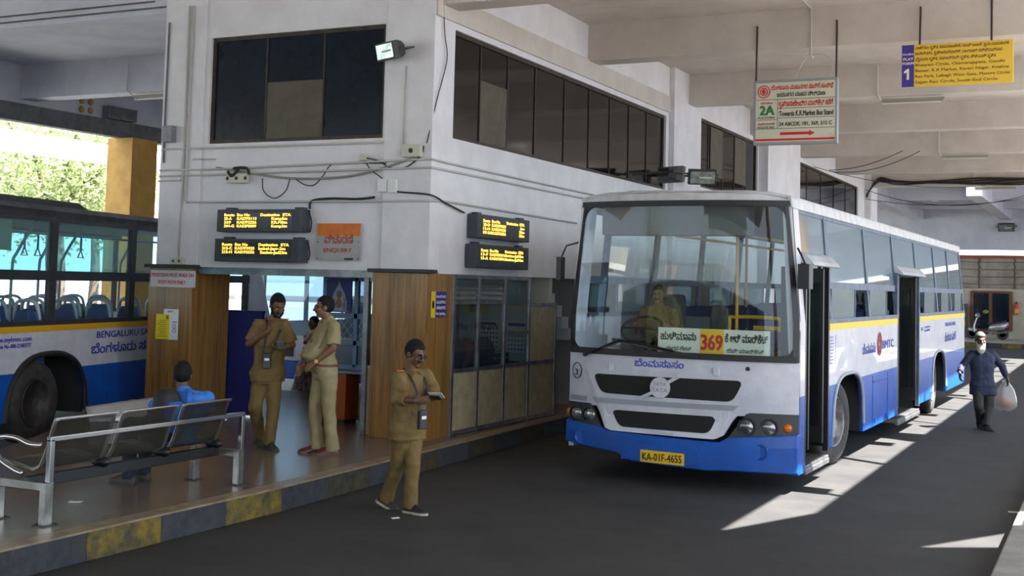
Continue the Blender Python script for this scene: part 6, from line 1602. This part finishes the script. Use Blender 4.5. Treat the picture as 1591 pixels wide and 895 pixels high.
# ---- man gesturing, left on the platform
d0 = depth(at_z(415, 697, PZ)); p = px(d0)
tf = TOW * .93 + RGT * .3
J = dict(head=p(431.5, 474, .03), neck=p(425.5, 498, 0), chest=p(421, 535, 0), pelvis=p(416, 580, 0), shR=p(402, 506, .02), shL=p(442, 505, .03), elR=p(387, 534, .06), wrR=p(417, 515, .23), elL=p(454, 536, .03), wrL=p(442, 540, .20),
         hipR=p(406, 585, 0), hipL=p(425, 585, 0), knR=p(396, 632, .07), knL=p(425, 633, .06), anR=foot(404, 691, PZ), anL=foot(418, 698, PZ), toeR=TOW * .8 - RGT * .1, toeL=TOW * .7 + RGT * .5,
         hands=[(V((0, 0, .95)) + RGT * .45 + TOW * .1, RGT * .5 - TOW * .5, -RGT * .2 + TOW * .2 - Z1 * .0 + RGT * -.6, .25), (-RGT * .9 + TOW * .35, Z1, TOW * .8 + RGT * .2, .5)])
m1, I1 = person('person', at_z(415, 697, PZ), 'bearded person in khaki gesturing with a raised hand, left of the two standing', J, tf, TOW * .72 + RGT * .45 - Z1 * .38, Z1, sk1, khaki, khaki, sandal, S=1.0, hem=-.14, hair='thick', beard=(hair_m, .012), sleeve=.86, sleeve_r=1.1, cuff=.066)
ticket_machine(I1, p(415, 561, .20), None, 'black ticket machine on a neck strap against the gesturing khaki man', TOW, 0)
slab('phone', p(436, 536.5, .32), RGT, TOW * .7 + Z1 * .55, .075, .15, .009, mat('grey_phone', rgb(110, 108, 116), .3), 'grey phone in the lower hand of the gesturing khaki man', 'phone')
mb = MB(); q = I1['sp'](.80) + I1['tf'] * .133 - I1['tr'] * -.085; mb.prism([q + I1['tr'] * a + Z1 * b for a, b in ((-.05, 0), (.05, 0), (.05, .028), (-.05, .028))], I1['tf'] * .006); put('name_plate', mb, blk, m1)
mb = MB(); q = I1['sp'](.70) + I1['tf'] * .13 + I1['tr'] * .085; mb.prism([q + I1['tr'] * a + Z1 * b for a, b in ((-.055, -.06), (.055, -.06), (.055, .06), (-.055, .06))], I1['tf'] * .008); put('chest_pocket', mb, khaki, m1, bevel=.003)
mb = MB()
for k in (-1, 1): mb.cbox((0, 0, 0), (.10, .05, .008), 0, Matrix.Translation(J['shL' if k < 0 else 'shR'] + Z1 * .066) @ I1['tr'].to_track_quat('X', 'Z').to_matrix().to_4x4())
put('shoulder_strap', mb, mat('red_khaki', rgb(150, 96, 60), .7), m1)

# ---- officer in pale khaki seen from his left side
d0 = depth(at_z(506, 704, PZ)); p = px(d0)
tf = -RGT * .9 + TOW * .4
J = dict(head=p(504, 477, .0), neck=p(512, 499, 0), chest=p(506, 535, 0), pelvis=p(506, 574, 0), shL=p(519, 508, .17), shR=p(503, 505, -.15), elL=p(518, 540, .24), wrL=p(490, 563, .24), elR=p(488, 542, -.18), wrR=p(473, 566, .0),
         hipL=p(511, 582, .08), hipR=p(500, 582, -.08), knL=p(511, 632, .10), knR=p(489, 632, -.04), anL=foot(516, 706, PZ), anR=foot(492, 703, PZ), toeL=-RGT * .95 + TOW * .25, toeR=-RGT * .9 + TOW * .3,
         hands=[(-RGT * .5 - Z1 * .7 + TOW * .2, TOW * .6 + RGT * .5, -RGT * .5 + Z1 * .4, .55), (-RGT * .75 - Z1 * .5, -TOW * .5 + RGT * .3 - Z1 * .3, -RGT * .3 + Z1 * .8, .55)])
m2, I2 = person('person', at_z(506, 704, PZ), 'person in pale khaki with maroon shoes and belt, standing sideways before the booth', J, tf, -RGT * .95 + TOW * .12, Z1 + RGT * .05, sk2, khaki_p, khaki_p, brshoe, S=1.0, belly=.14, hem=.06, tuck=True, hair='short', beard=(hair_m, 0), specs=True, sleeve=.88, sleeve_r=1.12, cuff=.078, broad=1.05, footm=brshoe)
mb = MB(); w_ = J['wrL']; ax = (J['wrL'] - J['elL']).normalized(); u = ax.cross(Z1).normalized(); v_ = ax.cross(u)
mb.tube([w_ - ax * .02 + (u * cos(a) + v_ * sin(a)) * .031 for a in [2 * pi * j / 18 for j in range(18)]], .008, 6, close=True); mb.cyl(w_ - ax * .02 + TOW * .028, w_ - ax * .02 + TOW * .042, .02, 14)
o = put('wrist_watch', mb, mat('gold_watch', rgb(190, 150, 80), .3, .8)); tag(o, 'gold wrist watch on the pale khaki officer', 'watch')
mb = MB(); a = J['shL'] + tf.normalized() * .06 + Z1 * .02; b = I2['sp'](.72) + I2['tf'] * .17 - I2['tr'] * .05
mb.tube(bez([a, a.lerp(b, .4) - Z1 * .16 + TOW * .05, b - Z1 * .10, b + TOW * .03], 8), .006, 6); put('lanyard', mb, mat('brown_cord', rgb(112, 76, 54), .6), m2)
mb = MB(); q = I2['sp'](.72) + I2['tf'] * .155 - I2['tr'] * .1; mb.prism([q + I2['tr'] * a + Z1 * b for a, b in ((-.05, -.06), (.05, -.06), (.05, .05), (-.05, .05))], I2['tf'] * .01); put('chest_pocket', mb, khaki_p, m2, bevel=.003)

# ---- man walking across the road
d0 = depth(at_z(634, 795, 0)); p = px(d0)
tf = RGT * .68 + TOW * .73
J = dict(head=p(645, 549, .02), neck=p(640, 577, 0), chest=p(638, 620, 0), pelvis=p(633, 667, 0), shR=p(620, 587, .10), shL=p(661, 583, -.08), elR=p(615, 620, .08), wrR=p(645, 623, .26), elL=p(674, 605, -.02), wrL=p(666, 620, .18),
         hipR=p(626, 673, .05), hipL=p(641, 673, -.05), knR=p(619, 719, -.02), knL=p(641, 721, .10), anR=p(601, 772, -.16), anL=foot(637, 797, 0), toeR=RGT * .85 + TOW * .3 - Z1 * .42, toeL=RGT * .75 + TOW * .55,
         hands=[(RGT * .9 + TOW * .2 + Z1 * .12, -TOW * .5 + Z1 * .1 + RGT * .3, Z1, .4), (RGT * .5 + TOW * .7, Z1 * .8 - RGT * .4, -RGT * .5 + Z1 * .5, .55)])
m3, I3 = person('person', at_z(634, 795, 0), 'person in khaki with spectacles walking down off the kerb reading a paper', J, tf, RGT * .78 + TOW * .5 - Z1 * .32, Z1, sk3, khaki, khaki, bshoe, S=.97, hem=-.16, hair='thick', beard=(hair_m, 0), specs=True, sleeve=1.55, sleeve_r=1.12, cuff=.072, footm=mat('pale_sole', rgb(180, 172, 156), .6))
ticket_machine(I3, p(656, 652, .20), None, 'black ticket machine with white labels hanging from the walking khaki man', (TOW * .7 + RGT * .6).normalized(), 0)
slab('paper', p(678, 614, .36), RGT + TOW * .3, TOW * .6 - RGT * .3 + Z1 * .35, .13, .11, .004, cal, 'folded white paper held by the walking khaki man', 'paper')
slab('phone', p(676, 618, .34), RGT + TOW * .3, TOW * .6 - RGT * .3 + Z1 * .35, .10, .09, .01, blk, 'black handset under the paper of the walking khaki man', 'phone')
mb = MB(); mb.cbox((0, 0, 0), (.09, .05, .01), 0, Matrix.Translation(J['shR'] + Z1 * .064) @ I3['tr'].to_track_quat('X', 'Z').to_matrix().to_4x4()); put('shoulder_strap', mb, mat('red_badge', rgb(170, 60, 44), .6), m3)
mb = MB(); q = I3['sp'](.72) + I3['tf'] * .13 - I3['tr'] * .09; mb.prism([q + I3['tr'] * a + Z1 * b for a, b in ((-.05, -.06), (.05, -.06), (.05, .05), (-.05, .05))], I3['tf'] * .008); put('chest_pocket', mb, khaki, m3, bevel=.003)
mb = MB(); q += I3['tf'] * .012 + Z1 * .03; mb.cyl(q - Z1 * .04, q + Z1 * .03, .006, 8); put('pen', mb, cal, m3)

# ---- bearded old man with a bag, far right
d0 = depth(at_z(1528, 667, 0)); p = px(d0)
navy = mat('navy_jacket', rgb(26, 36, 64), .75, var=rgb(21, 29, 54), vscale=4, bump=.3, bscale=18); dkt = mat('dark_trousers', rgb(44, 42, 40), .8, bump=.2, bscale=20)
tf = TOW - RGT * .1
J = dict(head=p(1523.5, 528, .10), neck=p(1525, 546, .02), chest=p(1525, 568, .0), pelvis=p(1527, 598, 0), shR=p(1509, 551, 0), shL=p(1541, 550, 0), elR=p(1496, 567, .0), wrR=p(1491, 579, .12), elL=p(1556, 568, -.02), wrL=p(1565, 588, .05),
         hipR=p(1519, 602, 0), hipL=p(1535, 602, 0), knR=p(1521, 632, .12), knL=p(1536, 633, .02), anR=foot(1524, 665, 0), anL=foot(1533, 669, 0), toeR=TOW, toeL=TOW * .9 + RGT * .2,
         hands=[(-Z1 + TOW * .3, RGT * .9, TOW, .6), (-Z1 + RGT * .1, -RGT, TOW, .9)])
greyb = mat('grey_beard', rgb(172, 166, 156), .8, bump=.5, bscale=90); 
m4, I4 = person('person', at_z(1528, 667, 0), 'old person with long grey beard and navy jacket walking beside the bus with a bag', J, tf, TOW - RGT * .12 - Z1 * .1, Z1, sk4, navy, dkt, sandal, S=.98, hem=-.30, hair='long', beard=(greyb, .11), sleeve=1.9, sleeve_r=1.08, broad=1.05, collar=True, cuff=.072)
for ch in bpy.data.objects:
    if ch.parent == m4 and ch.name.startswith('hair'):
        ch.data.materials.clear(); ch.data.materials.append(mat('grey_hair', rgb(74, 71, 68), .7, bump=.5, bscale=120))
    if ch.parent == m4 and ch.name.startswith('shirt'): ch.name = 'jacket'
bg_ = thing('plastic_bag', p(1562, 612, .05), 'translucent white plastic bag carried by the old bearded man', 'bag')
mb = MB(); c_ = p(1562, 611, .06); rg = []
for z, a, b in ((.22, .015, .01), (.15, .05, .02), (.06, .12, .05), (-.08, .16, .075), (-.20, .17, .08), (-.26, .12, .05), (-.275, .03, .02)): rg.append([c_ + RGT * (a * cos(q) + .02 * sin(3 * q)) + TOW * b * sin(q) + Z1 * (z + .012 * cos(3 * q)) for q in [2 * pi * j / 18 for j in range(18)]])
mb.loft(rg); put('film', mb, glass('milky_plastic', (.9, .9, .9, 1), 1, 1.4, .38, rgb(200, 194, 190), .2), bg_, smooth=True)
mb = MB(); mb.ell(c_ - Z1 * .14, (.11, .05, .09), 14, 10); put('contents', mb, mat('pinkish_contents', rgb(176, 120, 100), .7), bg_, smooth=True)
mb = MB(); mb.tube(bez([c_ + Z1 * .2 - RGT * .05, J['wrL'] - Z1 * .075, c_ + Z1 * .2 + RGT * .05]), .006, 6); put('handle', mb, cal, bg_)

# ---- boy on the bench, seen from behind
hx = at_x(284, 583, -7.50); BF = V((-.62, .78, 0)).normalized(); BFR = BF.cross(Z1)
bp = lambda x, y, X: at_x(x, y, X)
yb = hx.y
J = dict(head=hx, neck=V((-7.46, yb - .02, hx.z - .15)), chest=V((-7.43, yb - .02, .64 + .62 * (hx.z - .79))), pelvis=V((-7.55, yb, .64)), shL=V((-7.45, yb, hx.z - .20)) - BFR * .185, shR=V((-7.45, yb, hx.z - .20)) + BFR * .185, elL=V((-7.52, yb, .88)) - BFR * .24, elR=V((-7.52, yb, .88)) + BFR * .24, wrL=V((-7.78, yb - .02, .80)), wrR=V((-7.72, yb + .14, .80)),
         hipL=V((-7.55, yb - .09, .74)), hipR=V((-7.55, yb + .09, .74)), knL=V((-7.98, yb - .12, .74)), knR=V((-7.98, yb + .12, .74)), anL=V((-7.95, yb - .14, PZ + .085)), anR=V((-7.98, yb + .08, PZ + .085)), toeL=V((-1, -.1, 0)), toeR=V((-1, 0, 0)),
         hands=[(V((-.8, -.5, -.1)), -Z1, V((0, -1, 0)), .4), (V((-.8, .5, -.1)), -Z1, V((0, 1, 0)), .4)])
m5, I5 = person('person', V((-7.55, yb, PZ)), 'young person in a bright blue shirt sitting on the bench with back to the road', J, BF, V((-.5, .86, -.12)), Z1, sk4, mat('bright_blue_shirt', rgb(50, 118, 200), .75, bump=.2, bscale=22), mat('navy_trousers', rgb(34, 38, 58), .8), sandal, S=.98, hem=-.08, hair='thick', sleeve=.8, sleeve_r=1.12, seated=True)
yb += .10
bpk = thing('backpack', V((-7.45, yb - .42, .66)), 'black and blue backpack on the bench beside the boy in bright blue', 'backpack')
blueb = mat('blue_backpack', rgb(30, 100, 190), .6); 
mb = MB(); mb.loft([ring(V((-7.42 - .02 * k, yb - .36, .66 + .45 * k)), X1, Y1, .11 * w_, .15 * w_) for k, w_ in ((0, .8), (.15, 1), (.5, 1), (.85, .85), (1, .5))]); put('main_bag', mb, strapm, bpk, smooth=True)
mb = MB(); mb.loft([ring(V((-7.36, yb - .36, .72 + .28 * k)), X1, Y1, .07 * w_, .12 * w_) for k, w_ in ((0, .6), (.2, 1), (.8, 1), (1, .6))]); put('front_pocket', mb, blueb, bpk, smooth=True)
mb = MB(); mb.loft([[q_ + V((0, .03, 0)), q_ + V((.012, .03, 0)), q_ + V((.012, -.03, 0)), q_ - V((0, .03, 0))] for q_ in bez([(-7.38, yb - .28, .68), (-7.30, yb - .26, .85), (-7.30, yb - .24, 1.02), (-7.38, yb - .15, 1.10)], 6)]); put('shoulder_strap', mb, blueb, bpk)

# ---- woman beyond the passage
g = at_z(474, 622, 0); d0 = depth(g); p = px(d0)
printm = mat('printed_dress', rgb(150, 120, 116), .8, var=rgb(58, 50, 60), vscale=16, detail=6)
J = dict(head=p(487, 502, 0), neck=p(489, 515, 0), chest=p(484, 535, 0), pelvis=p(481, 562, 0), shL=p(486, 520, .14), shR=p(494, 519, -.12), elL=p(474, 532, .2), wrL=p(484, 521, .1), elR=p(492, 540, -.2), wrR=p(480, 540, -.1),
         hipL=p(481, 566, .07), hipR=p(481, 566, -.07), knL=p(478, 592, .05), knR=p(480, 592, -.05), anL=g + Z1 * .085 + TOW * .05, anR=g + Z1 * .085 - TOW * .08, toeL=-RGT + TOW * .2, toeR=-RGT,
         hands=[(RGT * .4 + Z1 * .8, -TOW, -RGT, .5), (-RGT - Z1 * .3, -TOW, Z1, .4)])
hgt = p(487, 492).z - g.z
m6, I6 = person('person', g, 'person in a grey patterned dress with pink shawl beyond the passage, behind the officer', J, -RGT * .8 + TOW * .5, -RGT * .7 + TOW * .6, Z1, sk2, mat('pink_shawl', rgb(186, 140, 136), .8), None, sandal, S=.93, hem=-.1, hair='long', sleeve=.9, collar=False, vox=.01)
mb = MB(); pv = J['pelvis']
mb.loft([ring(pv.lerp(g + Z1 * .10, k), RGT, TOW, a, b) for k, a, b in ((-.45, .15, .13), (-.15, .15, .14), (.05, .19, .16), (.4, .21, .18), (.75, .24, .2), (1, .26, .22))]); me = remesh(mb, .014, 2, .5, wr=.02, wf=8, off=V(g), name='dress'); link('dress', me, printm, m6)

# ---- driver and passengers in the bus
BR = lambda x, y, z: V((-4.22 + x * cos(-.014) - y * sin(-.014), 12.7 + x * sin(-.014) + y * cos(-.014), z))
def sitter(x, y, zs, fwd, label, shirt, sk, S=.95, name='person', beard=None, hands_up=False):
    """seated from hip up, thighs forward; x,y,zs = seat point in the bus frame"""
    f = V(fwd).normalized(); r = f.cross(Z1)
    B = BR(x, y, zs)
    J = dict(head=B + Z1 * .70 + f * .05, neck=B + Z1 * .54, chest=B + Z1 * .34 - f * .01, pelvis=B + Z1 * .09, shR=B + Z1 * .49 + r * .17, shL=B + Z1 * .49 - r * .17, elR=B + Z1 * .24 + r * .23 + f * .12, elL=B + Z1 * .24 - r * .23 + f * .12,
             wrR=B + (Z1 * .34 if hands_up else Z1 * .16) + r * .2 + f * .36, wrL=B + (Z1 * .34 if hands_up else Z1 * .16) - r * .2 + f * .36, hipR=B + Z1 * .09 + r * .09, hipL=B + Z1 * .09 - r * .09, knR=B + Z1 * .1 + r * .12 + f * .44, knL=B + Z1 * .1 - r * .12 + f * .44, anR=B - Z1 * .3 + r * .12 + f * .44, anL=B - Z1 * .3 - r * .12 + f * .44, toeR=f, toeL=f,
             hands=[(f, -r, Z1, .8), (f, r, Z1, .8)])
    return person(name, B, label, J, f, f - Z1 * .05, Z1, sk, shirt, dkt, None, S=S, hem=-.05, hair='short', beard=beard, sleeve=.85, seated=True, vox=.010)
sitter(-.73, 1.42, 1.32, (0.1, -1, 0), 'driver in khaki seated behind the windscreen of the bus', khaki, sk2, beard=(hair_m, 0), hands_up=True)
sitter(.85, 1.80, 1.22, (-.6, -1, 0), 'passenger in orange seen through the open front door of the bus', mat('orange_shirt', rgb(214, 96, 40), .7), sk2)
sitter(.95, 4.55, 1.30, (0, -1, 0), 'dark dressed passenger at the open sliding window behind the front wheel', mat('dark_shirt', rgb(34, 36, 46), .7), sk4)
sitter(.95, 5.55, 1.30, (0, -1, 0), 'passenger in navy at the window just before the middle door', mat('navy_shirt', rgb(30, 40, 74), .7), sk3)
sitter(1.0, 11.45, 1.30, (0, -1, 0), 'passenger in pale pink at a rear side window of the bus', mat('pale_pink_shirt', rgb(214, 190, 196), .7), sk3)
sitter(1.0, 13.3, 1.30, (0, -1, 0), 'passenger in white at the rearmost side window of the bus', mat('white_shirt', rgb(220, 214, 214), .7), sk2)
